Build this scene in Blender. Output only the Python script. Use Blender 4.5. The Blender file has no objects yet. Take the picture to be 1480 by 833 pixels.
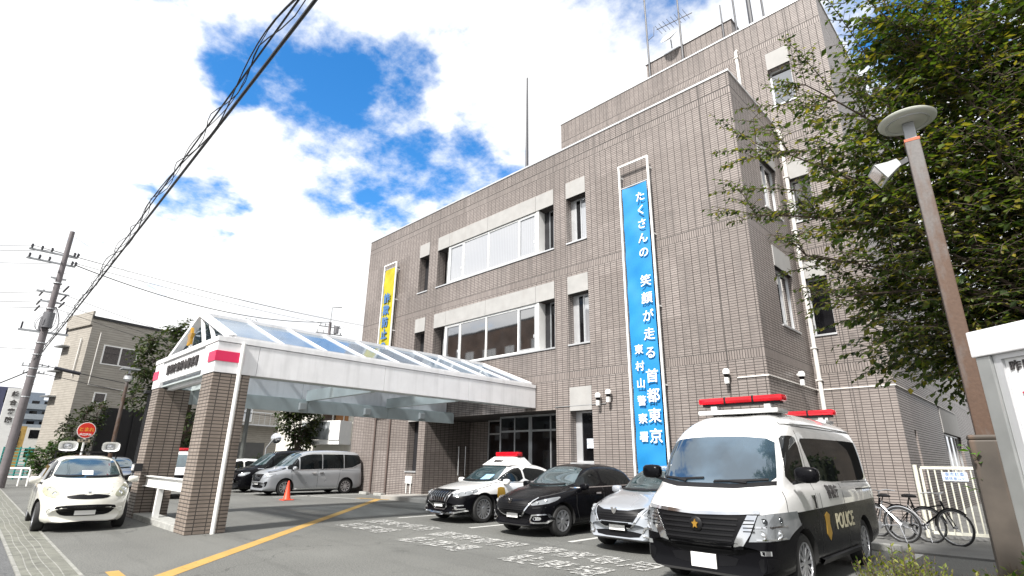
import bpy, bmesh, math, random
from mathutils import Vector, Matrix, noise
from mathutils.bvhtree import BVHTree
random.seed(7)
sc = bpy.context.scene
col = sc.collection
PI = math.pi
ROOTM = {}
# ------------------------------------------------------------------ helpers
def tag(o, label=None, cat=None, group=None, kind=None):
    if label: o['label'] = label
    if cat: o['category'] = cat
    if group: o['group'] = group
    if kind: o['kind'] = kind
    return o
def thing(name, label, cat, loc=(0, 0, 0), rz=0, group=None):
    o = bpy.data.objects.new(name, None); col.objects.link(o)
    o.empty_display_size = .2
    o.location = loc; o.rotation_euler = (0, 0, rz)
    ROOTM[o.name] = Matrix.Translation(loc) @ Matrix.Rotation(rz, 4, 'Z')
    return tag(o, label, cat, group)
def rootm(o):
    while o is not None:
        if o.name in ROOTM: return ROOTM[o.name]
        o = o.parent
    return Matrix.Identity(4)
def copy_tree(o, parent=None, tc=None):
    c = o.copy(); col.objects.link(c)
    if parent is not None: c.parent = parent
    for ch in list(o.children): copy_tree(ch, c)
    return c
class MB:
    def __init__(s): s.v = []; s.f = []; s.m = []
    def add(s, vs, fs, mi=0):
        b = len(s.v); s.v += [Vector(v) for v in vs]
        for f in fs: s.f.append([b + i for i in f]); s.m.append(mi)
        return s
    def quad(s, a, b, c, d, mi=0): return s.add([a, b, c, d], [(0, 1, 2, 3)], mi)
    def box(s, x0, x1, y0, y1, z0, z1, mi=0, M=None):
        vs = [Vector((x, y, z)) for z in (z0, z1) for y in (y0, y1) for x in (x0, x1)]
        if M is not None: vs = [M @ v for v in vs]
        return s.add(vs, [(0, 2, 3, 1), (4, 5, 7, 6), (0, 1, 5, 4), (2, 6, 7, 3), (0, 4, 6, 2), (1, 3, 7, 5)], mi)
    def beam(s, a, b, w, h, mi=0, up=(0, 0, 1)):
        a = Vector(a); b = Vector(b); d = b - a; L = d.length; d.normalize()
        upv = Vector(up)
        if abs(d.dot(upv)) > .99: upv = Vector((0, 1, 0))
        x = d.cross(upv).normalized(); z = x.cross(d)
        M = Matrix.Translation(a) @ Matrix((x, d, z)).transposed().to_4x4()
        return s.box(-w / 2, w / 2, 0, L, -h / 2, h / 2, mi, M)
    def tube(s, pts, r, n=8, mi=0, cap=True):
        pts = [Vector(p) for p in pts]
        if not isinstance(r, (list, tuple)): r = [r] * len(pts)
        b = len(s.v); prev = None
        for i, p in enumerate(pts):
            d = (pts[min(i + 1, len(pts) - 1)] - pts[max(i - 1, 0)])
            if d.length < 1e-9: d = Vector((0, 0, 1))
            d.normalize()
            if prev is None:
                u = d.orthogonal().normalized()
            else:
                u = prev - d * prev.dot(d)
                if u.length < 1e-6: u = d.orthogonal()
                u.normalize()
            prev = u; w = d.cross(u)
            for k in range(n):
                a = 2 * PI * k / n
                s.v.append(p + (u * math.cos(a) + w * math.sin(a)) * r[i])
        for i in range(len(pts) - 1):
            for k in range(n):
                k2 = (k + 1) % n
                s.f.append([b + i * n + k, b + i * n + k2, b + (i + 1) * n + k2, b + (i + 1) * n + k]); s.m.append(mi)
        if cap:
            s.f.append([b + k for k in range(n)][::-1]); s.m.append(mi)
            s.f.append([b + (len(pts) - 1) * n + k for k in range(n)]); s.m.append(mi)
        return s
    def lathe(s, prof, n=24, M=None, mi=0, cap=True):
        # prof: (r, h) around local z
        b = len(s.v)
        for (r, h) in prof:
            for k in range(n):
                a = 2 * PI * k / n
                v = Vector((r * math.cos(a), r * math.sin(a), h))
                s.v.append(M @ v if M is not None else v)
        for i in range(len(prof) - 1):
            for k in range(n):
                k2 = (k + 1) % n
                s.f.append([b + i * n + k, b + i * n + k2, b + (i + 1) * n + k2, b + (i + 1) * n + k]); s.m.append(mi)
        if not cap: return s
        if prof[0][0] > 1e-4: s.f.append([b + k for k in range(n)][::-1]); s.m.append(mi)
        if prof[-1][0] > 1e-4: s.f.append([b + (len(prof) - 1) * n + k for k in range(n)]); s.m.append(mi)
        return s
    def prism(s, poly, z0, z1, M=None, mi=0):
        n = len(poly)
        vs = [Vector((x, y, z0)) for x, y in poly] + [Vector((x, y, z1)) for x, y in poly]
        if M is not None: vs = [M @ v for v in vs]
        fs = [tuple(range(n))[::-1], tuple(range(n, 2 * n))] + [(i, (i + 1) % n, n + (i + 1) % n, n + i) for i in range(n)]
        return s.add(vs, fs, mi)
    def obj(s, name, mat, parent=None, smooth=False, bevel=0, local=False, autos=None, fix=True):
        me = bpy.data.meshes.new(name)
        vs = s.v
        if parent is not None and not local:
            Mi = rootm(parent).inverted(); vs = [Mi @ v for v in vs]
        me.from_pydata([tuple(v) for v in vs], [], s.f)
        mats = mat if isinstance(mat, (list, tuple)) else [mat]
        for m in mats: me.materials.append(m)
        if len(mats) > 1: me.polygons.foreach_set('material_index', s.m)
        bm = bmesh.new(); bm.from_mesh(me)
        if fix: bmesh.ops.recalc_face_normals(bm, faces=bm.faces)
        if bevel:
            bmesh.ops.remove_doubles(bm, verts=bm.verts, dist=1e-5)
            ed = [e for e in bm.edges if len(e.link_faces) == 2 and e.calc_face_angle(0) > .6]
            bmesh.ops.bevel(bm, geom=ed, offset=bevel, segments=2, profile=.6, affect='EDGES', clamp_overlap=True)
        if smooth:
            for f in bm.faces: f.smooth = True
            lim = math.radians(autos or 40)
            for e in bm.edges:
                if len(e.link_faces) == 2 and e.calc_face_angle(0) > lim: e.smooth = False
        bm.to_mesh(me); bm.free()
        o = bpy.data.objects.new(name, me); col.objects.link(o)
        if parent is not None: o.parent = parent
        return o
def text(body, size, M, mat, name='lettering', parent=None, ext=.004, off=0.0, vert=False, local=False, sx=1.0, ls=1.0, left=False, bold=0.0, sc=1.0):
    """M maps text plane (x right, y up, z to the viewer) to world (or local)"""
    if vert and len(body) > 1:
        for i, ch in enumerate(body): o = text(ch, size, M @ Matrix.Translation((0, -i * size * ls, 0)), mat, name, parent, ext, off, True, local, sx, ls, left, bold, sc)
        return o
    c = bpy.data.curves.new('t', 'FONT'); c.body = "\n".join(body) if vert else body
    c.size = size; c.extrude = ext; c.offset = off; c.align_x = 'LEFT' if left else 'CENTER'; c.align_y = 'TOP' if vert else 'CENTER'
    c.space_line = ls; c.space_character = sc; c.resolution_u = 3
    o = bpy.data.objects.new('t', c); col.objects.link(o)
    dg = bpy.context.evaluated_depsgraph_get()
    me = bpy.data.meshes.new_from_object(o.evaluated_get(dg))
    bpy.data.objects.remove(o)
    me.transform(Matrix.Diagonal((sx, 1, 1, 1)))
    if bold:
        bm = bmesh.new()
        for i, (dx, dy) in enumerate(((0, 0), (1, 0), (-1, 0), (0, .8), (0, -.8), (.7, .6), (-.7, .6), (.7, -.6), (-.7, -.6))):
            m2 = me.copy(); m2.transform(Matrix.Translation((dx * bold, dy * bold, .0004 * i))); bm.from_mesh(m2); bpy.data.meshes.remove(m2)
        bm.to_mesh(me); bm.free()
    if parent is not None and not local: M = rootm(parent).inverted() @ M
    me.transform(M)
    me.materials.clear(); me.materials.append(mat); me.name = name
    o = bpy.data.objects.new(name, me); col.objects.link(o)
    if parent is not None: o.parent = parent
    return o
def frame(o, xdir, ydir):
    x = Vector(xdir).normalized(); y = Vector(ydir).normalized(); z = x.cross(y)
    return Matrix.Translation(o) @ Matrix((x, y, z)).transposed().to_4x4()
# ------------------------------------------------------------------ materials
class NT:
    def __init__(s, m):
        m.use_nodes = True; s.t = m.node_tree; s.n = s.t.nodes; s.l = s.t.links
        s.b = s.n.get('Principled BSDF')
    def N(s, typ, **kw):
        n = s.n.new(typ)
        for k, v in kw.items(): setattr(n, k, v)
        return n
    def L(s, a, b): s.l.new(a, b)
    def math(s, op, a, b=None, c=None, clamp=False):
        n = s.N('ShaderNodeMath', operation=op); n.use_clamp = clamp
        for i, v in enumerate((a, b, c)):
            if v is None: continue
            if isinstance(v, (int, float)): n.inputs[i].default_value = v
            else: s.L(v, n.inputs[i])
        return n.outputs[0]
    def mix(s, fac, a, b, blend='MIX'):
        n = s.N('ShaderNodeMix', data_type='RGBA', blend_type=blend)
        for i, v in ((0, fac), (6, a), (7, b)):
            if isinstance(v, (int, float)): n.inputs[i].default_value = v
            elif isinstance(v, tuple): n.inputs[i].default_value = (*v, 1) if len(v) == 3 else v
            else: s.L(v, n.inputs[i])
        return n.outputs[2]
    def noise(s, vec, scale, detail=4, rough=.55, out=0):
        n = s.N('ShaderNodeTexNoise'); n.inputs['Scale'].default_value = scale
        n.inputs['Detail'].default_value = detail; n.inputs['Roughness'].default_value = rough
        if vec is not None: s.L(vec, n.inputs['Vector'])
        return n.outputs[out]
    def ramp(s, fac, p0, p1, c0=(0, 0, 0, 1), c1=(1, 1, 1, 1)):
        n = s.N('ShaderNodeValToRGB'); e = n.color_ramp.elements
        e[0].position = p0; e[1].position = p1; e[0].color = c0; e[1].color = c1
        s.L(fac, n.inputs[0]); return n.outputs[0]
    def scalev(s, vec, sc_):
        n = s.N('ShaderNodeVectorMath', operation='MULTIPLY'); s.L(vec, n.inputs[0]); n.inputs[1].default_value = sc_
        return n.outputs[0]
MATS = {}
def pbr(name, c, rough=.6, metal=0, var=.1, scale=2.5, bump=0, bscale=40, coat=0, spec=.5, stain=0, stainc=None, fine=0, coords='pos'):
    if name in MATS: return MATS[name]
    m = bpy.data.materials.new(name); t = NT(m); MATS[name] = m
    b = t.b
    b.inputs['Roughness'].default_value = rough; b.inputs['Metallic'].default_value = metal
    b.inputs['Coat Weight'].default_value = coat; b.inputs['Coat Roughness'].default_value = .04
    b.inputs['Specular IOR Level'].default_value = spec
    vec = t.N('ShaderNodeNewGeometry').outputs['Position'] if coords == 'pos' else t.N('ShaderNodeTexCoord').outputs['Object']
    n1 = t.noise(vec, scale)
    lo = tuple(x * (1 - var) for x in c); hi = tuple(min(1, x * (1 + var)) for x in c)
    cc = t.mix(t.ramp(n1, .3, .7), lo, hi)
    if fine:
        cc = t.mix(fine, cc, t.ramp(t.noise(vec, 90, 2), .35, .65), 'OVERLAY')
    if stain:
        sv = t.scalev(vec, (3.2, 3.2, .35))
        sm = t.ramp(t.noise(sv, 1.6, 5), .5, .75)
        cc = t.mix(t.math('MULTIPLY', sm, stain), cc, stainc or tuple(x * .4 for x in c))
    t.L(cc, b.inputs['Base Color'])
    r2 = t.math('MULTIPLY_ADD', n1, .18, rough - .09, clamp=True); t.L(r2, b.inputs['Roughness'])
    if bump:
        bn = t.N('ShaderNodeBump'); bn.inputs['Strength'].default_value = bump; bn.inputs['Distance'].default_value = .01
        t.L(t.noise(vec, bscale, 4), bn.inputs['Height']); t.L(bn.outputs[0], b.inputs['Normal'])
    return m
def glassy(name, c=(.02, .025, .03), gl=.3, rough=.03, tint=(1, 1, 1), stripes=False, wob=.0, coords='pos'):
    if name in MATS: return MATS[name]
    m = bpy.data.materials.new(name); t = NT(m); MATS[name] = m
    b = t.b; b.inputs['Roughness'].default_value = rough; b.inputs['Specular IOR Level'].default_value = .0
    vec = t.N('ShaderNodeNewGeometry').outputs['Position'] if coords == 'pos' else t.N('ShaderNodeTexCoord').outputs['Object']
    if stripes:
        w = t.N('ShaderNodeTexWave', wave_type='BANDS', bands_direction='X'); w.inputs['Scale'].default_value = 3.2
        w.inputs['Distortion'].default_value = .6
        t.L(vec, w.inputs['Vector'])
        cc = t.mix(w.outputs[1], tuple(x * .82 for x in c), c)
    else:
        cc = t.mix(t.ramp(t.noise(vec, 1.3), .4, .6), tuple(x * .6 for x in c), tuple(x * 1.4 for x in c))
    t.L(cc, b.inputs['Base Color'])
    g = t.N('ShaderNodeBsdfGlossy'); g.inputs['Roughness'].default_value = rough; g.inputs['Color'].default_value = (*tint, 1)
    if wob:
        bn = t.N('ShaderNodeBump'); bn.inputs['Strength'].default_value = wob; bn.inputs['Distance'].default_value = .02
        t.L(t.noise(vec, 1.1, 1), bn.inputs['Height']); t.L(bn.outputs[0], g.inputs['Normal'])
    f = t.N('ShaderNodeFresnel'); f.inputs[0].default_value = 1.5
    fac = t.math('ADD', f.outputs[0], gl, clamp=True)
    mx = t.N('ShaderNodeMixShader'); t.L(fac, mx.inputs[0]); t.L(b.outputs[0], mx.inputs[1]); t.L(g.outputs[0], mx.inputs[2])
    t.L(mx.outputs[0], t.n['Material Output'].inputs[0])
    return m
def tile_mat(name, c1, c2, mortar, bands=(), joints=(), w=.24, h=.073, stain=.5, rough=.38):
    m = bpy.data.materials.new(name); t = NT(m); MATS[name] = m; b = t.b
    g = t.N('ShaderNodeNewGeometry')
    sp = t.N('ShaderNodeSeparateXYZ'); t.L(g.outputs['Position'], sp.inputs[0])
    sn = t.N('ShaderNodeSeparateXYZ'); t.L(g.outputs['True Normal'], sn.inputs[0])
    isx = t.math('GREATER_THAN', t.math('ABSOLUTE', sn.outputs[0]), .7)
    # u = y on faces that look along x, else x
    u = t.math('ADD', t.math('MULTIPLY', isx, sp.outputs[1]), t.math('MULTIPLY', t.math('SUBTRACT', 1, isx), sp.outputs[0]))
    z = sp.outputs[2]
    def brick(bw, bh):
        cv = t.N('ShaderNodeCombineXYZ'); t.L(u, cv.inputs[0]); t.L(z, cv.inputs[1])
        br = t.N('ShaderNodeTexBrick'); br.offset = 0; br.squash = 1
        t.L(cv.outputs[0], br.inputs['Vector'])
        br.inputs['Color1'].default_value = (*c1, 1); br.inputs['Color2'].default_value = (*c2, 1)
        br.inputs['Mortar'].default_value = (*mortar, 1)
        br.inputs['Scale'].default_value = 1; br.inputs['Brick Width'].default_value = bw; br.inputs['Row Height'].default_value = bh
        br.inputs['Mortar Size'].default_value = .0105; br.inputs['Mortar Smooth'].default_value = .15; br.inputs['Bias'].default_value = 0
        return br
    A = brick(w, h); cc = A.outputs[0]; mort = A.outputs[1]
    if bands:
        B = brick(h, 50.0)
        mask = None; lines = None
        for zb in bands:
            mk = t.math('COMPARE', z, zb - .13, .12); mask = mk if mask is None else t.math('MAXIMUM', mask, mk)
            for zz in (zb, zb - .26):
                lk = t.math('COMPARE', z, zz, .012 if zz == zb else .008); lines = lk if lines is None else t.math('MAXIMUM', lines, lk)
        cc = t.mix(mask, cc, B.outputs[0])
        mf = t.N('ShaderNodeMix', data_type='FLOAT'); t.L(mask, mf.inputs[0]); t.L(mort, mf.inputs[2]); t.L(B.outputs[1], mf.inputs[3]); mort = mf.outputs[0]
        for xj in joints:
            jk = t.math('MULTIPLY', t.math('COMPARE', sp.outputs[0], xj, .011), t.math('SUBTRACT', 1, isx))
            lines = t.math('MAXIMUM', lines, jk)
        cc = t.mix(lines, cc, (.03, .028, .026)); mort = t.math('MAXIMUM', mort, lines)
    # panel to panel shift, large scale tone and rain streaks
    cv2 = t.N('ShaderNodeCombineXYZ'); t.L(u, cv2.inputs[0]); t.L(z, cv2.inputs[1])
    b3 = t.N('ShaderNodeTexBrick'); b3.offset = 0; t.L(cv2.outputs[0], b3.inputs['Vector']); b3.inputs['Scale'].default_value = 1; b3.inputs['Brick Width'].default_value = 1.44; b3.inputs['Row Height'].default_value = 1.9
    b3.inputs['Color1'].default_value = (.84, .83, .82, 1); b3.inputs['Color2'].default_value = (1.1, 1.1, 1.1, 1); b3.inputs['Mortar'].default_value = (1, 1, 1, 1); b3.inputs['Mortar Size'].default_value = .001
    cc = t.mix(1.0, cc, b3.outputs[0], 'MULTIPLY')
    n0 = t.ramp(t.noise(g.outputs['Position'], .35, 3), .35, .65)
    cc = t.mix(t.math('MULTIPLY', n0, .22), cc, tuple(x * .72 for x in c1))
    sv = t.scalev(g.outputs['Position'], (2.6, 2.6, .22))
    sm = t.ramp(t.noise(sv, 1.5, 6, .62), .5, .72)
    cc = t.mix(t.math('MULTIPLY', sm, stain), cc, tuple(x * .45 for x in c1))
    if bands:      # run-off dirt below the sills and the parapet
        dm = None
        for zt_, ln in ((9.16, 1.4), (5.36, 1.2), (13.15, 1.1), (17.9, 1.1)):
            q = t.math('DIVIDE', t.math('SUBTRACT', zt_, z), ln); k = t.math('MULTIPLY', t.math('GREATER_THAN', q, 0), t.math('SUBTRACT', 1, q, clamp=True)); dm = k if dm is None else t.math('MAXIMUM', dm, k)
        cv3 = t.N('ShaderNodeCombineXYZ'); t.L(t.math('MULTIPLY', u, 5.0), cv3.inputs[0]); t.L(t.math('MULTIPLY', z, .25), cv3.inputs[1])
        st = t.ramp(t.noise(cv3.outputs[0], 1.0, 5, .65), .46, .66)
        cc = t.mix(t.math('MULTIPLY', t.math('MULTIPLY', st, dm), .75), cc, tuple(x * .35 for x in c1))
    t.L(cc, b.inputs['Base Color'])
    b.inputs['Roughness'].default_value = rough
    t.L(t.math('MULTIPLY_ADD', mort, .45, rough, clamp=True), b.inputs['Roughness'])
    bn = t.N('ShaderNodeBump'); bn.inputs['Strength'].default_value = .5; bn.inputs['Distance'].default_value = .006; bn.invert = True
    t.L(mort, bn.inputs['Height']); t.L(bn.outputs[0], b.inputs['Normal'])
    return m

TILE = tile_mat('tile_wall', (.285, .250, .231), (.232, .200, .185), (.022, .018, .016), bands=(4.47, 8.28, 12.68, 16.9), joints=(-4.0, -5.97, -11.45, -12.08, -19.25, -19.93, -23.2))
MAST = pbr('mast_dark', (.05, .052, .06), .5)
CTILE = tile_mat('tile_column', (.27, .225, .19), (.22, .18, .15), (.03, .026, .024), w=.235, h=.0735, stain=.35)
WHITE = pbr('white_panel', (.74, .74, .75), .4, var=.05, stain=.3, stainc=(.4, .4, .4))
CONC = pbr('precast_lintel', (.33, .325, .315), .7, var=.08, stain=.35, stainc=(.3, .28, .26))
WPAINT = pbr('white_paint', (.8, .8, .78), .4, var=.04)
ALU = pbr('aluminium', (.62, .63, .64), .35, metal=.6, var=.06)
STEEL = pbr('steel_grey', (.36, .37, .38), .45, metal=.7, var=.15)
DARK = pbr('dark_void', (.012, .012, .012), .7)
BLACKM = pbr('black_metal', (.02, .02, .022), .4, var=.2)
GREYB = pbr('grey_beam', (.42, .47, .47), .45, var=.06, stain=.12)
ROOFG = pbr('roof_grey', (.25, .25, .25), .8)
GLASS = glassy('window_glass', (.012, .013, .014), .38, wob=.04)
GLASSD = glassy('dark_glass', (.006, .006, .007), -.02)
GLASSW = glassy('curtained_glass', (.30, .31, .33), .3, stripes=True)
SILV = pbr('silver_metal', (.5, .51, .53), .3, metal=.8, var=.08)
RED = pbr('red_plastic', (.62, .015, .03), .3, var=.08, coat=.5)
# ------------------------------------------------------------------ camera
cam = bpy.data.cameras.new('camera'); co = bpy.data.objects.new('camera', cam); col.objects.link(co); sc.camera = co
cam.sensor_width = 36; cam.lens = 774.6 / 1480 * 36; cam.clip_start = .05; cam.clip_end = 3000
R_ = Matrix(((0.71540396, 0.20600186, 0.6676529), (0.69859275, -0.22847244, -0.67806232), (0.01285819, 0.95150595, -0.3073615)))
co.matrix_world = Matrix.Translation((0, 0, 1.52)) @ R_.to_4x4()
# ------------------------------------------------------------------ world
def cdir(px, py):
    v = R_ @ Vector((px - 740, 416.5 - py, -774.6)); return v.normalized()
SUN_EL, SUN_AZ = math.radians(48), math.radians(-78)     # direction TO the sun: azimuth from +X
def build_world():
    w = bpy.data.worlds.new('World'); sc.world = w; t = NT(w)
    for n in list(t.n): t.n.remove(n)
    out = t.N('ShaderNodeOutputWorld'); tc = t.N('ShaderNodeTexCoord'); d = tc.outputs['Generated']
    sky = t.N('ShaderNodeTexSky', sky_type='NISHITA'); sky.sun_disc = False
    sky.sun_elevation = SUN_EL; sky.sun_rotation = PI / 2 - SUN_AZ; sky.ozone_density = 2.5; sky.air_density = 1.0; sky.dust_density = .3
    hs = t.N('ShaderNodeHueSaturation'); hs.inputs['Saturation'].default_value = 1.35; t.L(sky.outputs[0], hs.inputs['Color'])
    bg1 = t.N('ShaderNodeBackground'); bg1.inputs[1].default_value = SKY_K; t.L(hs.outputs[0], bg1.inputs[0])
    sp = t.N('ShaderNodeSeparateXYZ'); t.L(d, sp.inputs[0])
    den = t.math('ADD', t.math('MAXIMUM', sp.outputs[2], 0.0), .22)
    cv = t.N('ShaderNodeCombineXYZ'); t.L(t.math('DIVIDE', sp.outputs[0], den), cv.inputs[0]); t.L(t.math('DIVIDE', sp.outputs[1], den), cv.inputs[1])
    n = t.noise(cv.outputs[0], 3.4, 10, .62)
    n2 = t.noise(cv.outputs[0], 1.0, 6, .55)
    wv_ = t.N('ShaderNodeVectorMath', operation='ADD'); t.L(d, wv_.inputs[0])
    dn_ = t.N('ShaderNodeVectorMath', operation='SUBTRACT'); t.L(t.noise(cv.outputs[0], 3.0, 5, .6, out=1), dn_.inputs[0]); dn_.inputs[1].default_value = (.5, .5, .5)
    t.L(t.scalev(dn_.outputs[0], (.26, .26, .26)), wv_.inputs[1]); nz_ = t.N('ShaderNodeVectorMath', operation='NORMALIZE'); t.L(wv_.outputs[0], nz_.inputs[0])
    blobs = None
    for (px, py, rad, k) in ((400, 125, 5, .8), (465, 95, 6, .9), (550, 110, 5.5, .65), (500, 200, 7, .8), (590, 250, 7.5, .9), (690, 265, 6.5, .8), (470, 265, 5, .6), (290, 298, 3.4, .7), (1215, 20, 4, .8), (1310, 25, 5.5, .95), (1445, 60, 5, .6), (900, -160, 12, .7), (300, -200, 14, .7), (440, 170, 4, .5)):
        v = cdir(px, py)
        dt = t.N('ShaderNodeVectorMath', operation='DOT_PRODUCT'); t.L(nz_.outputs[0], dt.inputs[0]); dt.inputs[1].default_value = v
        mr = t.N('ShaderNodeMapRange', interpolation_type='SMOOTHSTEP'); t.L(dt.outputs['Value'], mr.inputs[0])
        mr.inputs[1].default_value = math.cos(math.radians(rad * 1.35)); mr.inputs[2].default_value = math.cos(math.radians(rad * .15))
        mr.inputs[3].default_value = 0; mr.inputs[4].default_value = k
        blobs = mr.outputs[0] if blobs is None else t.math('MAXIMUM', blobs, mr.outputs[0])
    # blue where blob is strong and noise allows
    hole = t.math('ADD', blobs, t.math('MULTIPLY', t.math('SUBTRACT', n, .5), 3.0))
    mr = t.N('ShaderNodeMapRange', interpolation_type='SMOOTHSTEP'); t.L(hole, mr.inputs[0])
    mr.inputs[1].default_value = .26; mr.inputs[2].default_value = .95; mr.inputs[3].default_value = 1; mr.inputs[4].default_value = 0.0
    cloud = mr.outputs[0]
    cc = t.mix(t.ramp(n2, .3, .52), (.60, .65, .74), (1.0, 1.0, 1.0))
    bg2 = t.N('ShaderNodeBackground'); bg2.inputs[1].default_value = CLOUD_K; t.L(cc, bg2.inputs[0])
    mx = t.N('ShaderNodeMixShader'); t.L(cloud, mx.inputs[0]); t.L(bg1.outputs[0], mx.inputs[1]); t.L(bg2.outputs[0], mx.inputs[2])
    t.L(mx.outputs[0], out.inputs[0])
SKY_K = .12; CLOUD_K = .57
build_world()
sd = bpy.data.lights.new('sun', 'SUN'); sd.energy = 3.5; sd.angle = math.radians(5); sd.color = (1, .965, .92)
so = bpy.data.objects.new('sun', sd); col.objects.link(so)
sv_ = Vector((math.cos(SUN_EL) * math.cos(SUN_AZ), math.cos(SUN_EL) * math.sin(SUN_AZ), math.sin(SUN_EL)))
so.rotation_euler = sv_.to_track_quat('Z', 'Y').to_euler(); so.location = (0, -10, 30)
vs = sc.view_settings; vs.view_transform = 'Standard'; vs.look = 'None'; vs.exposure = 1.22; vs.gamma = 1; vs.use_curve_mapping = False
sc.cycles.max_bounces = 6; sc.cycles.transparent_max_bounces = 12
# ------------------------------------------------------------------ ground
def asphalt(name, c, crackk=.5):
    m = bpy.data.materials.new(name); t = NT(m); b = t.b
    g = t.N('ShaderNodeNewGeometry').outputs['Position']
    big = t.ramp(t.noise(g, .45, 5), .35, .68)
    cc = t.mix(big, tuple(x * .78 for x in c), tuple(x * 1.22 for x in c))
    sp = t.ramp(t.noise(g, 55, 3, .8), .45, .62)
    cc = t.mix(t.math('MULTIPLY', sp, .6), cc, tuple(min(1, x * 2.5) for x in c))
    dk = t.ramp(t.noise(g, 30, 4, .85), .5, .64)
    cc = t.mix(t.math('MULTIPLY', dk, .6), cc, tuple(x * .4 for x in c))
    ty = t.ramp(t.noise(t.scalev(g, (.25, 2.4, 1)), 1.2, 4), .56, .72)
    cc = t.mix(t.math('MULTIPLY', ty, .35), cc, tuple(x * .5 for x in c))
    oil = t.ramp(t.noise(g, 1.7, 4), .64, .74)
    cc = t.mix(t.math('MULTIPLY', oil, .5), cc, tuple(x * .5 for x in c))
    dn = t.N('ShaderNodeTexVoronoi', feature='DISTANCE_TO_EDGE'); dn.inputs['Scale'].default_value = .22
    wv = t.N('ShaderNodeVectorMath', operation='ADD'); t.L(g, wv.inputs[0]); t.L(t.scalev(t.noise(g, 1.5, 4, out=1), (1.2, 1.2, 0)), wv.inputs[1])
    t.L(wv.outputs[0], dn.inputs['Vector'])
    ck = t.math('LESS_THAN', dn.outputs[0], .0022)
    cc = t.mix(t.math('MULTIPLY', ck, crackk), cc, (.012, .012, .012))
    t.L(cc, b.inputs['Base Color']); b.inputs['Roughness'].default_value = .85
    bn = t.N('ShaderNodeBump'); bn.inputs['Strength'].default_value = .6; bn.inputs['Distance'].default_value = .008
    t.L(t.noise(g, 110, 3, .7), bn.inputs['Height']); t.L(bn.outputs[0], b.inputs['Normal'])
    return m
def worn(name, c, lo=.42, hi=.6, keep=0.0):
    m = bpy.data.materials.new(name); t = NT(m); b = t.b
    g = t.N('ShaderNodeNewGeometry').outputs['Position']
    n = t.math('ADD', t.math('MULTIPLY', t.noise(g, 9, 6, .75), .7), t.math('MULTIPLY', t.noise(g, 60, 3, .7), .3))
    mask = t.ramp(n, lo, hi)
    cc = t.mix(t.ramp(t.noise(g, 3, 4), .3, .7), tuple(x * .8 for x in c), c)
    t.L(cc, b.inputs['Base Color']); b.inputs['Roughness'].default_value = .8
    tr_ = t.N('ShaderNodeBsdfTransparent'); ms_ = t.N('ShaderNodeMixShader'); t.L(mask, ms_.inputs[0]); t.L(tr_.outputs[0], ms_.inputs[1]); t.L(b.outputs[0], ms_.inputs[2]); t.L(ms_.outputs[0], t.n['Material Output'].inputs[0])
    return m
ASPH = asphalt('asphalt_lot', (.098, .099, .092))
ROADM = asphalt('asphalt_road', (.075, .077, .078))
PAVE = pbr('concrete_pave', (.3, .29, .27), .85, var=.15, scale=1.5, bump=.3, bscale=60, fine=.15, stain=.2)
KERB = pbr('kerb_concrete', (.33, .33, .31), .85, var=.2, scale=6, bump=.3, bscale=60, fine=.2)
WMARK = worn('worn_white', (.52, .52, .5), .47, .54)
WMARK2 = worn('faded_white', (.5, .5, .48), .36, .44)
YMARK = worn('yellow_line_paint', (.42, .26, .07), .34, .42)
g = MB(); g.quad((-900, -900, 0), (900, -900, 0), (900, 900, 0), (-900, 900, 0)).obj('ground', ASPH)['kind'] = 'structure'
# road on the near side of the channel
def dl(x, off=0.0): return 1.71 - .0264 * (x + 9.57) + off     # right edge of channel
g = MB(); g.quad((-140, dl(-140) - .62 - 6.5, .004), (60, dl(60) - .62 - 6.5, .004), (60, dl(60) - .62, .004), (-140, dl(-140) - .62, .004))
g.obj('road', ROADM)['kind'] = 'structure'
# gutter channel: concrete strip with raised ribs and pale edge
def strip(x0, x1, o0, o1, z0, z1, mb, seg=1):
    for i in range(seg):
        a = x0 + (x1 - x0) * i / seg; b = x0 + (x1 - x0) * (i + 1) / seg - (.012 if seg > 1 else 0)
        vs = [(a, dl(a, o0), z0), (b, dl(b, o0), z0), (b, dl(b, o1), z0), (a, dl(a, o1), z0), (a, dl(a, o0), z1), (b, dl(b, o0), z1), (b, dl(b, o1), z1), (a, dl(a, o1), z1)]
        mb.add(vs, [(0, 3, 2, 1), (4, 5, 6, 7), (0, 1, 5, 4), (2, 3, 7, 6), (1, 2, 6, 5), (3, 0, 4, 7)])
GUT = pbr('gutter_concrete', (.14, .142, .12), .8, var=.35, scale=4, bump=.3, bscale=50, fine=.2)
GUTL = pbr('gutter_rib', (.23, .23, .21), .7, var=.3, scale=8)
gt = thing('drainage_channel', 'long ribbed concrete drainage channel with pale edges between road and car park', 'drain', (-12, 1.5, 0))
m = MB(); strip(-60, 2, -.60, -.04, -.1, .012, m, 62); m.obj('channel_slab', GUT, gt)
m = MB()
for o in (-.50, -.40, -.30, -.19):
    for i in range(200):
        a = -36 + i * .19; b = a + .19
        w1 = .012 * math.sin(a * 2.1 + o * 9); w2 = .012 * math.sin(b * 2.1 + o * 9)
        m.quad((a, dl(a, o + w1) - .007, .017), (b, dl(b, o + w2) - .007, .017), (b, dl(b, o + w2) + .007, .017), (a, dl(a, o + w1) + .007, .017))
m.obj('rib', GUTL, gt)
m = MB(); strip(-60, 2, -.645, -.60, -.1, .022, m, 62); m.obj('edge_strip', GUTL, gt)
m = MB(); strip(-60, 2, -.04, .0, -.1, .02, m, 62); m.obj('edge_strip', GUTL, gt)
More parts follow.
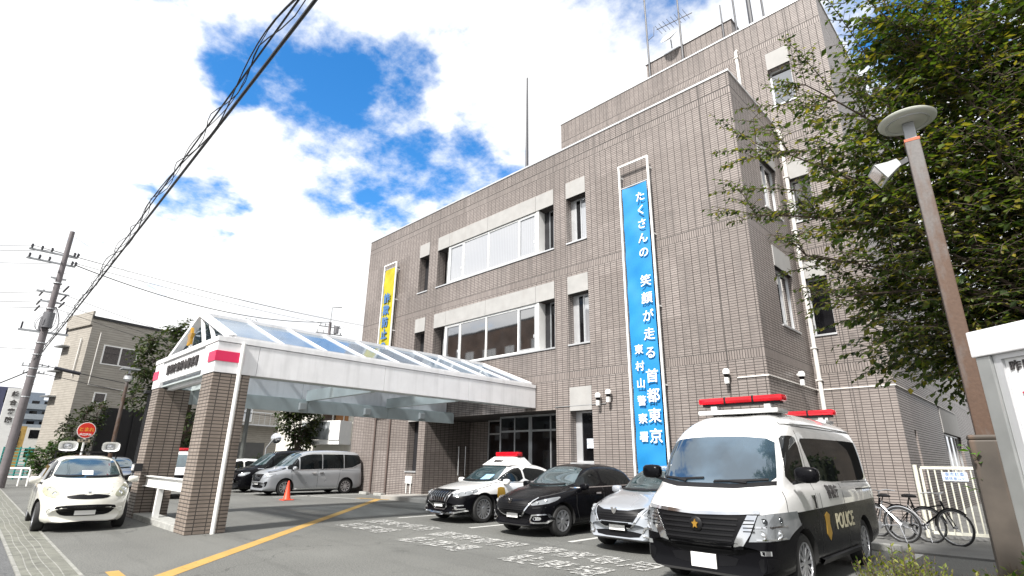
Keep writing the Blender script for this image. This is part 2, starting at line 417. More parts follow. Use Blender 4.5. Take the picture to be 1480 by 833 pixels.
# entrance apron
m = MB(); m.box(-20.0, -12.2, 12.9, 17.2, -.1, .15); m.obj('entrance_pavement', PAVE, bevel=.02)['kind'] = 'structure'
m = MB(); m.box(-3.6, 6, 12.9, 30, -.1, .035); m.obj('side_pavement', pbr('side_conc', (.12, .12, .115), .9, var=.3, scale=1.2, bump=.4, bscale=30, fine=.15))['kind'] = 'structure'
# painted markings
def stripe(mb, a, b, w, z=.004):
    a = Vector((*a, z)); b = Vector((*b, z)); d = (b - a).normalized(); n_ = Vector((-d.y, d.x, 0)) * w / 2
    mb.quad(a - n_, b - n_, b + n_, a + n_)
m = MB(); stripe(m, (-19.75, 12.62), (-8.6, 2.2), .25); m.obj('yellow_line', YMARK)['kind'] = 'structure'
m = MB(); stripe(m, (-20.9, 12.35), (-19.3, 12.82), .2, .008); m.obj('yellow_line', YMARK)['kind'] = 'structure'
m = MB(); stripe(m, (-9.7, 2.05), (-9.0, 2.03), .16);  m.obj('yellow_line', YMARK)['kind'] = 'structure'
m = MB(); stripe(m, (-30, 9.55), (-20.4, 12.2), .12); m.obj('white_line', WMARK2)['kind'] = 'structure'
m = MB()
for x in (-13.3, -10.35, -7.35, -4.75, -2.2): stripe(m, (x, 9.2 if x < -3 else 7.9), (x, 14.0), .13)
for x in (-23.2, -26.2, -29.2, -32): stripe(m, (x, 9.9), (x, 14.2), .13)
m.obj('parking_line', WMARK2)['kind'] = 'structure'
# worn stencilled characters on the asphalt in front of the row of cars
for bx, by in ((-11.85, 8.25), (-8.85, 7.95), (-5.95, 7.95)):
    for q_, (w_, dy) in enumerate((('警察専用', 0), ('駐車場', -.95))):
        o = text(w_, .62, Matrix.Translation((bx, by + dy, .008)) @ Matrix.Diagonal((1.0, 1.25, 1, 1)), WMARK, 'painted_characters', None, ext=0, bold=.014, sc=1.12)
        o['kind'] = 'structure'
# ------------------------------------------------------------------ police station
ps = thing('police_station', 'four storey police station clad in brown grey tiles with white lintels', 'building', (-12, 18, 0))
XL, XC_, YF, YB, XW = -25.53, -4.97, 14.5, 18.5, -2.95
def wall_face(mb, O, U, V, W, H, ops, depth, mi=0, rmi=0, back=None):
    """rect wall with openings (u0,u1,v0,v1,depth?) ; reveals go along -N"""
    O = Vector(O); U = Vector(U); V = Vector(V); Nn = U.cross(V)
    us = sorted({0, W, *[o[0] for o in ops], *[o[1] for o in ops]}); vs_ = sorted({0, H, *[o[2] for o in ops], *[o[3] for o in ops]})
    P = lambda u, v, d=0: O + U * u + V * v - Nn * d
    for i in range(len(us) - 1):
        for j in range(len(vs_) - 1):
            uc = (us[i] + us[i + 1]) / 2; vc = (vs_[j] + vs_[j + 1]) / 2
            if any(o[0] < uc < o[1] and o[2] < vc < o[3] for o in ops): continue
            mb.quad(P(us[i], vs_[j]), P(us[i + 1], vs_[j]), P(us[i + 1], vs_[j + 1]), P(us[i], vs_[j + 1]), mi)
    for o in ops:
        d = o[4] if len(o) > 4 else depth
        u0, u1, v0, v1 = o[:4]
        for a, b in (((u0, v0), (u1, v0)), ((u1, v0), (u1, v1)), ((u1, v1), (u0, v1)), ((u0, v1), (u0, v0))):
            mb.quad(P(*a), P(*b), P(*b, d), P(*a, d), rmi)
LV = [(9.2, 11.02, 11.68), (5.4, 7.22, 7.88), (1.5, 3.14, 3.92)]      # sill, head, lintel top per storey (3F,2F,1F)
ops = []
ZT = 13.2
for i, (s_, h_, t_) in enumerate(LV):
    ops.append((-11.45 - XL, -10.55 - XL, s_, h_, .45))
    ops.append((-20.7 - XL, -19.93 - XL, s_ if i < 2 else 1.05, h_, .45))
    if i < 2: ops.append((-19.25 - XL, -12.08 - XL, s_, h_, .47))
ops.append((-19.45 - XL, -12.08 - XL, 0, 3.22, 2.6))
mw = MB()
wall_face(mw, (XL, YF, 0), (1, 0, 0), (0, 0, 1), XC_ - XL, ZT, ops, .45)
sops = [(16.25 - YF, 17.75 - YF, s_, h_, .3) for s_, h_, t_ in LV[:2]]
wall_face(mw, (XC_, YF, 0), (0, 1, 0), (0, 0, 1), YB - YF, ZT, sops, .3)
wall_face(mw, (XL, 30, 0), (0, -1, 0), (0, 0, 1), 30 - YF, ZT, [], .3)
mw.quad((XL, YF, ZT), (XC_, YF, ZT), (XC_, YF + .25, ZT), (XL, YF + .25, ZT))
mw.quad((XL, YF + .25, ZT - .9), (XC_, YF + .25, ZT - .9), (XC_, YF + .25, ZT), (XL, YF + .25, ZT))
mw.quad((XL, YF + .25, ZT - .9), (XC_, YF + .25, ZT - .9), (XC_, 30, ZT - .9), (XL, 30, ZT - .9))
# soldier lintel over the entrance and back wall of the recess
mw.quad((-19.45, YF + 2.6, 0), (-17.6, YF + 2.6, 0), (-17.6, YF + 2.6, 3.22), (-19.45, YF + 2.6, 3.22))
mw.obj('main_wall', TILE, ps, fix=False)
ww = MB(); ZW = 17.95
wops = [(-4.9 - -14.85, -4.12 + 14.85, 14.0, 15.6, .35), (-4.8 + 14.85, -4.15 + 14.85, 9.34, 10.95, .35), (-4.8 + 14.85, -4.15 + 14.85, 5.42, 7.3, .35)]
wall_face(ww, (-14.85, YB, 0), (1, 0, 0), (0, 0, 1), XW + 14.85, ZW, wops, .35)
wall_face(ww, (XW, YB, 0), (0, 1, 0), (0, 0, 1), 30, ZW - 4, [(1.6, 1.95, .9, 2.55, .4), (7.6, 12.5, 1.0, 2.75, .35)], .3)
wall_face(ww, (XW, YB, ZW - 4), (0, 1, 0), (0, 0, 1), 12, 4, [], .3)
ww.quad((XW, YB + 12, ZW - 4), (-14.85, YB + 12, ZW - 4), (-14.85, YB + 12, ZW), (XW, YB + 12, ZW))
ww.quad((-14.85, YB, 0), (-14.85, YB, ZW), (-14.85, YB + 12, ZW), (-14.85, YB + 12, 0))
ww.quad((-14.85, YB, ZW - .5), (XW, YB, ZW - .5), (XW, YB + 12, ZW - .5), (-14.85, YB + 12, ZW - .5))
ww.obj('tall_wing_wall', TILE, ps, fix=False)
m = MB(); m.box(-10.4, -6.3, 19.6, 25, 17, 19.75); m.obj('penthouse', TILE, ps)
# roof copings
m = MB(); m.box(XL - .03, XC_ + .03, YF - .03, YF + .28, ZT + .002, ZT + .07); m.box(XC_ - .25, XC_ + .03, YF + .28, YB - .02, ZT + .002, ZT + .07); m.box(XL - .03, XL + .25, YF + .28, 30, ZT + .002, ZT + .07)
m.obj('roof_coping', ALU, ps)
m = MB(); m.box(-14.88, XW + .03, YB - .03, YB + .25, ZW + .002, ZW + .07); m.box(XW - .25, XW + .03, YB + .25, YB + 12, ZW + .002, ZW + .07); m.obj('roof_coping', ALU, ps)
m = MB(); m.box(-10.45, -6.25, 19.55, 25, 19.752, 19.8); m.obj('roof_coping', ALU, ps)
# lintel panels
def lintel(x0, x1, z0, z1, splits=(), y=YF):
    xs = [x0, *splits, x1]; m = MB()
    for a, b in zip(xs, xs[1:]): m.box(a + (.006 if a != x0 else 0), b - (.006 if b != x1 else 0), y - .025, y + .06, z0, z1)
    return m.obj('lintel_panel', CONC, ps, bevel=.006)
def sill(x0, x1, z, y=YF, d=.45):
    m = MB(); m.box(x0 - .02, x1 + .02, y - .04, y + d - .02, z - .05, z + .004); return m.obj('window_sill', ALU, ps)
def win_y(x0, x1, z0, z1, y, glass=GLASS, mull=(), trans=(), fw=.05, name='window', cols=None, mat=ALU, dep=.06):
    """window in a plane facing -Y"""
    m = MB()
    m.box(x0, x0 + fw, y, y + dep, z0, z1); m.box(x1 - fw, x1, y, y + dep, z0, z1)
    m.box(x0 + fw, x1 - fw, y, y + dep, z0, z0 + fw); m.box(x0 + fw, x1 - fw, y, y + dep, z1 - fw, z1)
    for xm in mull: m.box(xm - fw * .4, xm + fw * .4, y + .004, y + dep, z0 + fw, z1 - fw)
    for zm in trans: m.box(x0 + fw, x1 - fw, y + .002, y + dep, zm - fw / 2, zm + fw / 2)
    f = m.obj(name, mat, ps)
    xs = [x0 + fw, *mull, x1 - fw]
    for i, (a, b) in enumerate(zip(xs, xs[1:])):
        gm = glass[i % len(glass)] if isinstance(glass, (list, tuple)) else glass
        p = MB(); tilt = .006 * (i % 3 - 1)
        p.quad((a, y + .035 + tilt, z0 + fw), (b, y + .035 - tilt, z0 + fw), (b, y + .035 - tilt, z1 - fw), (a, y + .035 + tilt, z1 - fw)); p.obj('pane', gm, f, fix=False)
    return f
def win_x(y0, y1, z0, z1, x, glass=GLASS, mull=(), fw=.05, name='window'):
    m = MB()
    m.box(x - .06, x, y0, y0 + fw, z0, z1); m.box(x - .06, x, y1 - fw, y1, z0, z1)
    m.box(x - .06, x, y0 + fw, y1 - fw, z0, z0 + fw); m.box(x - .06, x, y0 + fw, y1 - fw, z1 - fw, z1)
    for ym in mull: m.box(x - .055, x - .002, ym - .025, ym + .025, z0 + fw, z1 - fw)
    f = m.obj(name, ALU, ps)
    p = MB(); p.quad((x - .035, y0 + fw, z0 + fw), (x - .035, y1 - fw, z0 + fw), (x - .035, y1 - fw, z1 - fw), (x - .035, y0 + fw, z1 - fw)); p.obj('pane', glass, f, fix=False)
    return f
for i, (s_, h_, t_) in enumerate(LV):
    lintel(-11.45, -10.55, h_, t_); sill(-11.45, -10.55, s_)
    wn = win_y(-11.25, -10.552, s_ + .006, h_ - .004, YF + .30, glass=[GLASSD, GLASSW] if i < 2 else GLASSD, mull=(-11.0,) if i < 2 else ())
    m = MB(); m.box(-11.449, -11.25, YF + .3, YF + .36, s_ + .006, h_ - .004); m.obj('side_panel', ALU, wn)
    z0 = s_ if i < 2 else 1.05
    lintel(-20.7, -19.93, h_, t_); sill(-20.7, -19.93, z0)
    win_y(-20.45, -19.932, z0 + .006, h_ - .004, YF + .38, glass=GLASSD, mull=(-20.2,))
    m = MB(); m.box(-20.7, -20.45, YF + .38, YF + .44, z0 + .006, h_ - .004); m.obj('side_panel', BLACKM, ps)
for i, (s_, h_, t_) in enumerate(LV[:2]):
    lintel(-19.25, -12.08, h_, t_, (-18.4, -15.8, -13.0)); sill(-19.25, -12.08, s_)
    # flush bay with its white side cheeks
    gl = [GLASSW] * 4 if i == 0 else [GLASS] * 4
    f = win_y(-18.42, -12.98, s_ + .006, h_ - .004, YF + .03, glass=gl, mull=(-17.42, -15.78, -13.95), fw=.07, name='bay_window', mat=WPAINT)
    m = MB(); m.box(-18.46, -18.422, YF + .02, YF + .45, s_ + .006, h_ - .004); m.box(-12.978, -12.86, YF + .01, YF + .45, s_ + .006, h_ - .004); m.obj('cheek_panel', WPAINT, f)
    win_y(-19.0, -18.462, s_ + .006, h_ - .004, YF + .38, glass=GLASSD, mull=(-18.75,))
    win_y(-12.6, -12.082, s_ + .006, h_ - .004, YF + .36, glass=[GLASSD, GLASSW], mull=(-12.38,), mat=STEEL)
    m = MB(); m.box(-12.858, -12.6, YF + .38, YF + .42, s_ + .006, h_ - .004); m.obj('side_panel', BLACKM, ps)
    # sash frames
    m = MB()
    for a, b in ((-18.33, -17.46), (-13.9, -13.06)):
        m.box(a, a + .035, YF + .02, YF + .05, s_ + .09, h_ - .09); m.box(b - .035, b, YF + .02, YF + .05, s_ + .09, h_ - .09)
        m.box(a, b, YF + .021, YF + .049, s_ + .09, s_ + .125); m.box(a, b, YF + .021, YF + .049, h_ - .125, h_ - .09)
        m.box(b - .06, b - .03, YF - .01, YF + .02, s_ + .5, s_ + .62)
    m.obj('sash', ALU, f)
for s_, h_, t_ in LV[:2]:
    m = MB(); m.box(XC_ - .06, XC_ + .025, 16.25, 17.75, h_, t_); m.obj('lintel_panel', CONC, ps, bevel=.006)
    m = MB(); m.box(XC_ - .28, XC_ + .04, 16.23, 17.77, s_ - .05, s_ + .004); m.obj('window_sill', ALU, ps)
    win_x(16.26, 17.74, s_ + .006, h_ - .004, XC_ - .12, mull=(17.0,))
for x0, x1, z0, z1, zt in ((-4.9, -4.12, 14.0, 15.6, 16.32), (-4.8, -4.15, 9.34, 10.95, 11.62), (-4.8, -4.15, 5.42, 7.3, 7.87)):
    lintel(x0, x1, z1, zt, y=YB); sill(x0, x1, z0, y=YB, d=.35)
    win_y(x0 + .002, x1 - .002, z0 + .006, z1 - .004, YB + .2, glass=GLASS if z0 > 8 else GLASSD)
# wing side: lintel and strip windows
m = MB(); m.box(XW - .06, XW + .025, 26.1, 31.0, 2.75, 3.75); m.obj('lintel_panel', CONC, ps)
for k in range(4): win_x(26.12 + k * 1.22, 27.3 + k * 1.22, 1.01, 2.74, XW - .1)
m = MB(); m.box(XW - .35, XW - .3, 20.1, 20.45, .9, 2.55); m.obj('vent_slot', DARK, ps)
# entrance glazing deep in the recess
for a, b, z0 in ((-17.6, -15.75, .16), (-15.75, -14.1, .16), (-14.1, -12.1, .16)):
    win_y(a + .01, b - .01, z0, 3.2, YF + 2.0 if a < -15 else YF + .9, glass=GLASSD, trans=(2.55,), fw=.07, name='entrance_glazing', mul=None) if False else win_y(a + .01, b - .01, z0, 3.2, YF + (2.0 if a < -15.8 else .9), glass=GLASSD, trans=(2.62,), mull=((a + b) / 2,), fw=.07, name='entrance_glazing', mat=STEEL)
m = MB(); m.box(-15.76, -15.74, YF + .96, YF + 2.0, .16, 3.2); m.obj('return_panel', BLACKM, ps)
m = MB()
for x in (-18.9, -18.45): m.tube([(x, YF + 1.5, .9), (x, YF + 1.5, 2.1)], .02, 8)
m.obj('hand_rail', ALU, ps)
m = MB(); m.quad((-19.45, YF, 3.225), (-12.08, YF, 3.225), (-12.08, YF + 2.6, 3.225), (-19.45, YF + 2.6, 3.225)); m.obj('soffit', pbr('soffit', (.2, .19, .18), .7), ps)
# conduits and drain pipes
PIPE = pbr('pale_pipe', (.62, .6, .57), .5, var=.08, stain=.15)
def pipe(pts, r, name='conduit', mat=PIPE, parent=ps, n=10): 
    return MB().tube(pts, r, n).obj(name, mat, parent, smooth=True)
px_, py_ = XC_ + .16, YB - .12
m = MB(); m.tube([(px_, py_, .1), (px_, py_, 12.7)], .065, 12); m.tube([(px_, py_, 12.65), (px_ - .02, py_, 12.85), (px_ - .25, py_, 12.95)], .075, 10)
for z in range(1, 13): m.box(px_ - .085, px_ + .085, py_ - .085, py_ + .1, z - .02, z + .02)
m.obj('drain_pipe', PIPE, ps, smooth=True)
m = MB(); m.tube([(-5.9, YB - .1, 12), (-5.9, YB - .1, 17.0), (-5.9, YB + .05, 17.15)], .06, 12)
for z in (13.5, 15.2, 16.7): m.box(-5.98, -5.82, YB - .18, YB, z - .02, z + .02)
m.obj('drain_pipe', PIPE, ps, smooth=True)
pipe([(-5.75, YF - .02, 3.72), (XC_ + .02, YF - .02, 3.72), (XC_ + .02, YB - .02, 3.72), (XW + .02, YB - .02, 3.72), (XW + .02, YB + 12, 3.72)], .02)
pipe([(-12.1, YF - .02, 3.3), (-10.0, YF - .02, 3.3), (-9.95, YF - .02, 3.55)], .012, mat=STEEL)
m = MB()
for x in (-23.35, -22.1): m.tube([(x, YF - .06, 3.9), (x, YF - .06, .1)], .045, 8)
m.obj('drain_pipe', pbr('brown_pipe', (.12, .09, .08), .5), ps, smooth=True)
m = MB(); m.box(XC_ + .02, XC_ + .2, 16.6, 17.5, 1.7, 2.9); m.obj('meter_box', pbr('box_beige', (.36, .35, .32), .5), ps, bevel=.01)
m = MB(); m.box(-20.55, -20.1, YF - .08, YF - .02, .55, .85); m.box(-20.5, -20.46, YF - .06, YF - .03, .15, .55); m.box(-20.2, -20.16, YF - .06, YF - .03, .15, .55); m.obj('notice_plate', WPAINT, ps)
# poster behind the ground floor window
m = MB(); m.box(-11.0, -10.65, YF + .27, YF + .29, 1.95, 2.25); m.obj('poster', pbr('poster_blue_white', (.55, .6, .66), .5, var=.5, scale=12), ps)

def ptz(name, label, loc, face, group='white dome cameras on the police station', post=False):
    c = thing(name, label, 'security camera', loc, group=group)
    x, y, z = loc; fx, fy = face
    m = MB(); m.box(x - .05, x + .05, y - .05, y + .05, z - .28, z - .12); m.beam((x - fx * .12, y - fy * .12, z + .03), (x, y, z + .03), .05, .05); m.obj('bracket', WPAINT, c, bevel=.008)
    m = MB(); m.lathe([(0, .12), (.06, .115), (.09, .07), (.095, 0), (.09, -.03)], 16, Matrix.Translation((x, y, z))); m.obj('housing', WPAINT, c, smooth=True)
    m = MB(); m.lathe([(.078, -.03), (.07, -.075), (.04, -.11), (0, -.12)], 16, Matrix.Translation((x, y, z))); m.obj('dome', GLASSD, c, smooth=True)
    return c
ptz('security_camera', 'white dome camera right of the blue banner above the police van', (-5.98, YF - .16, 3.85), (0, -1))
ptz('security_camera', 'left of two white dome cameras beside the blue banner', (-10.2, YF - .16, 3.52), (0, -1))
ptz('security_camera', 'right of two white dome cameras beside the blue banner', (-9.8, YF - .16, 3.6), (0, -1))
ptz('security_camera', 'white dome camera on the side wall near the drain pipe', (XC_ + .16, 16.7, 3.95), (1, 0))
ptz('security_camera', 'white camera on a bracket at the far left corner of the police station', (-25.7, YF - .05, 4.0), (-1, 0))
# ------------------------------------------------------------------ banners
def banner(label, clabel, x0, x1, z0, z1, ctop, cmat, lines, tmat):
    b = thing('banner_sign', label, 'banner', ((x0 + x1) / 2, YF, z0))
    m = MB(); y = YF - .22
    for x in (x0, x1): m.box(x - .03, x + .03, y - .03, y + .03, z0, z1)
    m.box(x0 + .03, x1 - .03, y - .03, y + .03, z1 - .06, z1)
    m.box(x0 + .03, x1 - .03, y - .03, y + .03, z0, z0 + .06)
    for x in (x0, x1):
        for z in [z0 + .8 + k * (z1 - z0 - 1.2) / 4 for k in range(5)]: m.box(x - .02, x + .02, y + .03, YF, z - .02, z + .02)
    m.obj('banner_frame', WPAINT, b)
    m = MB(); m.box(x0 + .03, x1 - .03, y - .01, y + .01, ctop + .02, ctop + .05); m.obj('cross_rod', ALU, b)
    # cloth with slight ripples
    m = MB(); nx, nz = 8, 90; cx0, cx1 = x0 + .09, x1 - .09; zb = z0 + .12
    def yy(u, v): return y - .005 + .03 * math.sin(v * 1.9 + u * 3) * math.sin(u * PI) + .014 * math.sin(v * 5.3 + 1 + 4 * u) * (1 - u) + .008 * math.sin(v * 11 - 7 * u)
    vs_ = []
    for j in range(nz + 1):
        for i in range(nx + 1):
            u = i / nx; z = ctop - (ctop - zb) * j / nz
            vs_.append((cx0 + (cx1 - cx0) * u, yy(u, z), z))
    m.add(vs_, [(j * (nx + 1) + i, j * (nx + 1) + i + 1, (j + 1) * (nx + 1) + i + 1, (j + 1) * (nx + 1) + i) for j in range(nz) for i in range(nx)])
    cl = m.obj('banner_cloth', cmat, b, smooth=True)
    for (s_, size, cx, zt, ls, mt, off) in lines:
        text(s_, size, frame((cx, y - .066, zt), (1, 0, 0), (0, 0, 1)), mt, 'lettering', cl, ext=.003, bold=off, vert=True, ls=ls)
    return b
BLUE = pbr('banner_blue', (.006, .20, .48), .6, var=.06, scale=1.5, bump=.1, bscale=4)
TW = pbr('lettering_white', (.85, .85, .85), .6, var=.02)
xm = -8.36
banner('tall blue banner with white Japanese lettering in a white frame on the tiled wall', None, -8.93, -7.82, .5, 11.3, 10.38, BLUE,
       [('たくさんの', .37, -8.14, 10.03, 1.33, TW, .006), ('笑顔が走る', .39, -8.14, 7.12, 1.46, TW, .006), ('首都東京', .43, -8.14, 4.16, 1.33, TW, .007), ('東村山警察署', .31, -8.53, 4.95, 1.66, TW, .005)], TW)
YEL = pbr('banner_yellow', (.42, .36, .012), .6, var=.05)
TB = pbr('lettering_blue', (.05, .14, .33), .6, var=.02)
banner('narrow yellow banner with blue Japanese lettering high on the left of the facade', None, -23.5, -22.42, 3.6, 11.25, 10.95, YEL,
       [('詐欺防止の相談は', .56, -22.96, 9.6, 1.12, TB, .025)], TB)
# ------------------------------------------------------------------ roof masts
def mast(label, x, y, z0, z1, r=.03, extras=(), name='antenna_mast', cat='antenna'):
    b = thing(name, label, cat, (x, y, z0))
    MB().tube([(x, y, z0), (x, y, (z0 + z1) / 2), (x, y, z1)], [r, r * .8, r * .5], 8).obj('pole', MAST, b, smooth=True)
    for e in extras: e(b, x, y)
    return b
mast('tall flagpole standing on the main roof of the police station', -14.8, 15.9, 12.3, 19.3, .085, name='flagpole', cat='flagpole')
def whip(b, x, y):
    m = MB(); m.lathe([(.0, 0), (.045, .02), (.045, .3), (0, .32)], 8, Matrix.Translation((x, y, 23.4))); m.tube([(x, y, 21.0), (x + .35, y, 21.1), (x + .4, y, 21.6)], .015, 6); m.obj('antenna_element', MAST, b)
mast('tall thin whip antenna at the left end of the rooftop box', -10.2, 19.5, 17.5, 30, .05, (whip,))
def yagi(b, x, y):
    m = MB(); m.beam((x - 1.1, y - .1, 21.2), (x + .6, y + .1, 21.2), .03, .03)
    for k in range(8): xx = x - 1.05 + k * .2; m.beam((xx, y - .35, 21.22), (xx, y + .35, 21.22), .015, .015)
    m.obj('antenna_element', MAST, b)
mast('roof antenna mast with a toothed television aerial', -8.5, 19.45, 17.5, 24.0, .055, (yagi,))
d_ = thing('satellite_dish', 'round pale satellite dish beside the aerial mast on the roof', 'satellite dish', (-8.9, 19.3, 19.8))
Md = Matrix.Translation((-8.95, 19.3, 20.25)) @ Vector((-.1, -.9, .55)).to_track_quat('Z', 'Y').to_matrix().to_4x4()
MB().lathe([(0, 0), (.2, .03), (.4, .12), (.42, .13), (.4, .1), (0, -.03)], 24, Md).obj('dish', pbr('dish_grey', (.5, .5, .5), .5), d_, smooth=True)
MB().tube([(-8.95, 19.4, 19.75), (-8.95, 19.36, 20.2)], .03, 8).obj('mount', STEEL, d_)
for i, (x, z1, r, lab) in enumerate(((-6.6, 20.6, .05, 'short stub mast at the right end of the rooftop box'), (-6.05, 30, .045, 'thin antenna mast left of the thick roof mast'), (-5.45, 30, .1, 'thick lattice grey antenna mast on the tall wing roof'), (-4.95, 30, .045, 'thin antenna mast right of the thick roof mast'))):
    mast(lab, x, 19.4, 17.4, z1, r)
# ------------------------------------------------------------------ canopy
ca = thing('entrance_canopy', 'white entrance canopy with pitched glass roof on tiled columns', 'canopy', (-15.5, 4.2, 0))
CX0, CX1, CY0, CY1, CZ0, CZ1, CZR = -18.1, -12.99, 3.83, 14.47, 3.32, 4.0, 5.12
XM = (CX0 + CX1) / 2
m = MB()
ys = [CY0, 4.75, 8.2, 11.3, CY1]
T_ = .09
for a, b in zip(ys, ys[1:]):
    g0 = .008 if a != CY0 else 0
    m.box(CX1 - T_, CX1, a + g0, b, CZ0, CZ1)
m.box(CX1 - T_ - .02, CX1 + .02, CY0 - .02, CY1, CZ1 + .012, CZ1 + .13)
m.obj('side_fascia', WHITE, ca, bevel=.006)
m = MB()
for a, b in zip(ys, ys[1:]): m.box(CX0, CX0 + T_, a + (.008 if a != CY0 else 0), b, CZ0, CZ1)
m.box(CX0 - .02, CX0 + T_ + .02, CY0 - .02, CY1, CZ1 + .012, CZ1 + .13)
m.obj('side_fascia', WHITE, ca, bevel=.006)
m = MB()
m.box(CX0 + T_, -17.35, CY0, CY0 + T_, CZ0, CZ1); m.box(-13.85, CX1 - T_, CY0, CY0 + T_, CZ0, CZ1)
m.box(-17.34, -15.62, CY0 + .03, CY0 + T_, 3.46, CZ1); m.box(-15.61, -13.86, CY0 + .03, CY0 + T_, 3.46, CZ1)
m.box(CX0 + T_, CX1 - T_, CY0 - .02, CY0 + T_ + .02, CZ1 + .012, CZ1 + .13)
m.obj('front_fascia', WHITE, ca, bevel=.006)
m = MB(); m.box(-17.34, -13.86, CY0 + .22, CY0 + .34, 3.26, 3.5); m.obj('soffit_beam', WHITE, ca)
# perimeter gutter/ underside beams
m = MB(); m.box(CX0 + T_, CX0 + .55, CY0 + T_, CY1, CZ0 + .02, CZ0 + .06); m.box(CX1 - .55, CX1 - T_, CY0 + T_, CY1, CZ0 + .02, CZ0 + .06)
m.box(CX0 + .55, CX1 - .55, CY0 + T_, CY0 + .6, CZ0 + .02, CZ0 + .06)
for yb in (4.75, 8.2, 11.3): m.box(CX0 + .55, CX1 - .55, yb - .06, yb + .06, CZ0 + .0, CZ0 + .35)
m.obj('soffit', GREYB, ca)
m = MB()
for a, b in zip(ys, ys[1:]): m.box(-17.62, -17.5, a + .01 + (.5 if a == CY0 else 0), b, 2.95, CZ0 + .018)
m.obj('lower_beam', GREYB, ca)
for yb in (5.4, 8.0, 10.4, 12.8):
    m = MB(); m.box(-17.495, -17.36, yb - .12, yb + .12, 3.02, 3.25); m.obj('spot_lamp', pbr('lamp_grey', (.4, .42, .42), .5), ca, bevel=.02)
for x0 in (CX1 - .02 - .73, CX0 + .02):
    m = MB(); m.box(x0, x0 + .73, CY0 + .02, CY0 + .8, -.1, CZ0 - .004); m.obj('column', CTILE, ca)
    m = MB(); m.box(x0 + .02, x0 + .71, CY0 + .04, CY0 + .78, CZ0 - .15, CZ0 - .003); 
# rafters and panes
RT = .05
def P_r(u, y, right=True, lift=0):
    xe = CX1 - .02 if right else CX0 + .02
    return Vector((XM + (xe - XM) * u, y, CZR + (CZ1 + .14 - CZR) * u + lift))
YG0 = 4.15
nb = 9; m = MB()
for k in range(nb + 1):
    y = YG0 + (14.25 - YG0) * k / nb
    for r_ in (True, False): m.beam(P_r(0, y, r_), P_r(1, y, r_), .07 if 0 < k < nb else .12, .09, up=(0, 1, 0))
m.beam((XM, YG0, CZR + .02), (XM, 14.25, CZR + .02), .1, .08)
for r_ in (True, False):
    m.beam(P_r(1, YG0, r_), P_r(1, 14.25, r_), .06, .06)
m.obj('rafter', WHITE, ca)
PGL = bpy.data.materials.new('canopy_glass'); t = NT(PGL); b = t.b
b.inputs['Base Color'].default_value = (.10, .15, .21, 1); b.inputs['Roughness'].default_value = .08; b.inputs['Specular IOR Level'].default_value = .35
tr = t.N('ShaderNodeBsdfTransparent'); tr.inputs[0].default_value = (.62, .68, .74, 1); fr = t.N('ShaderNodeFresnel'); fr.inputs[0].default_value = 1.6
mx = t.N('ShaderNodeMixShader'); nn = t.ramp(t.noise(t.N('ShaderNodeNewGeometry').outputs['Position'], 1.2, 5), .35, .7, (.3, .3, .3, 1), (.6, .6, .6, 1))
t.L(t.math('ADD', nn, t.math('MULTIPLY', fr.outputs[0], .5), clamp=True), mx.inputs[0]); t.L(tr.outputs[0], mx.inputs[1]); t.L(b.outputs[0], mx.inputs[2]); t.L(mx.outputs[0], t.n['Material Output'].inputs[0])
for r_ in (True, False):
    for k in range(nb):
        y0 = YG0 + (14.25 - YG0) * k / nb + .05; y1 = YG0 + (14.25 - YG0) * (k + 1) / nb - .05
        p = MB(); p.quad(P_r(.03, y0, r_), P_r(.97, y0, r_), P_r(.97, y1, r_), P_r(.03, y1, r_)); p.obj('roof_pane', PGL, ca)
# front gable truss and emblem
m = MB()
for r_ in (True, False):
    m.beam(P_r(0, YG0 - .06, r_), P_r(1, YG0 - .06, r_), .1, .16, up=(0, 1, 0))
m.beam((XM - .62, YG0 - .05, CZ1 + .14), (XM - .62, YG0 - .05, CZR - .28), .07, .07); m.beam((XM + .62, YG0 - .05, CZ1 + .14), (XM + .0, YG0 - .05, CZR - .1), .07, .07)
m.beam((XM + 1.4, YG0 - .05, CZ1 + .14), (XM + .75, YG0 - .05, CZR - .35), .07, .07)
m.beam((XM - 1.5, YG0 - .05, CZ1 + .14), (XM - .6, YG0 - .05, CZ1 + .3), .07, .07)
m.obj('gable_truss', WHITE, ca)
GOLD = pbr('gold', (.75, .42, .08), .3, metal=.9, var=.1)
star = [(math.sin(PI * k / 5) * (.2 if k % 2 == 0 else .1), math.cos(PI * k / 5) * (.26 if k % 2 == 0 else .13)) for k in range(10)]
MB().prism(star, 0, .08, frame((XM + .0, YG0 - .2, CZ1 + .48), (1, 0, 0), (0, 0, 1))).obj('police_emblem', GOLD, ca, bevel=.01)
# red lamps wrapping the corners
for x0, x1 in ((-13.45, CX1 + .02), (CX0 - .02, -17.65)):
    m = MB(); m.box(x0, x1, CY0 - .02, CY0 + .02, 3.57, 3.8)
    if x1 > -14: m.box(CX1 - .02, CX1 + .02, CY0 + .02, 4.42, 3.57, 3.8)
    else: m.box(CX0 - .02, CX0 + .02, CY0 + .02, 4.42, 3.57, 3.8)
    m.obj('red_lamp', pbr('red_lamp_cover', (.62, .02, .09), .35, var=.05), ca)
TK = pbr('lettering_dark', (.05, .045, .045), .5, var=.02)
text('警視庁東村山警察署', .27, frame((-15.6, CY0 + .01, 3.72), (1, 0, 0), (0, 0, 1)), TK, 'lettering', ca, ext=.012, sx=.95, sc=1.3, bold=.006)
# white down pipe leaning on the near column
m = MB(); m.tube([(CX1 + .055, 4.36, 0), (CX1 + .055, 4.36, 4.02)], .045, 12); m.obj('down_pipe', WPAINT, ca, smooth=True)
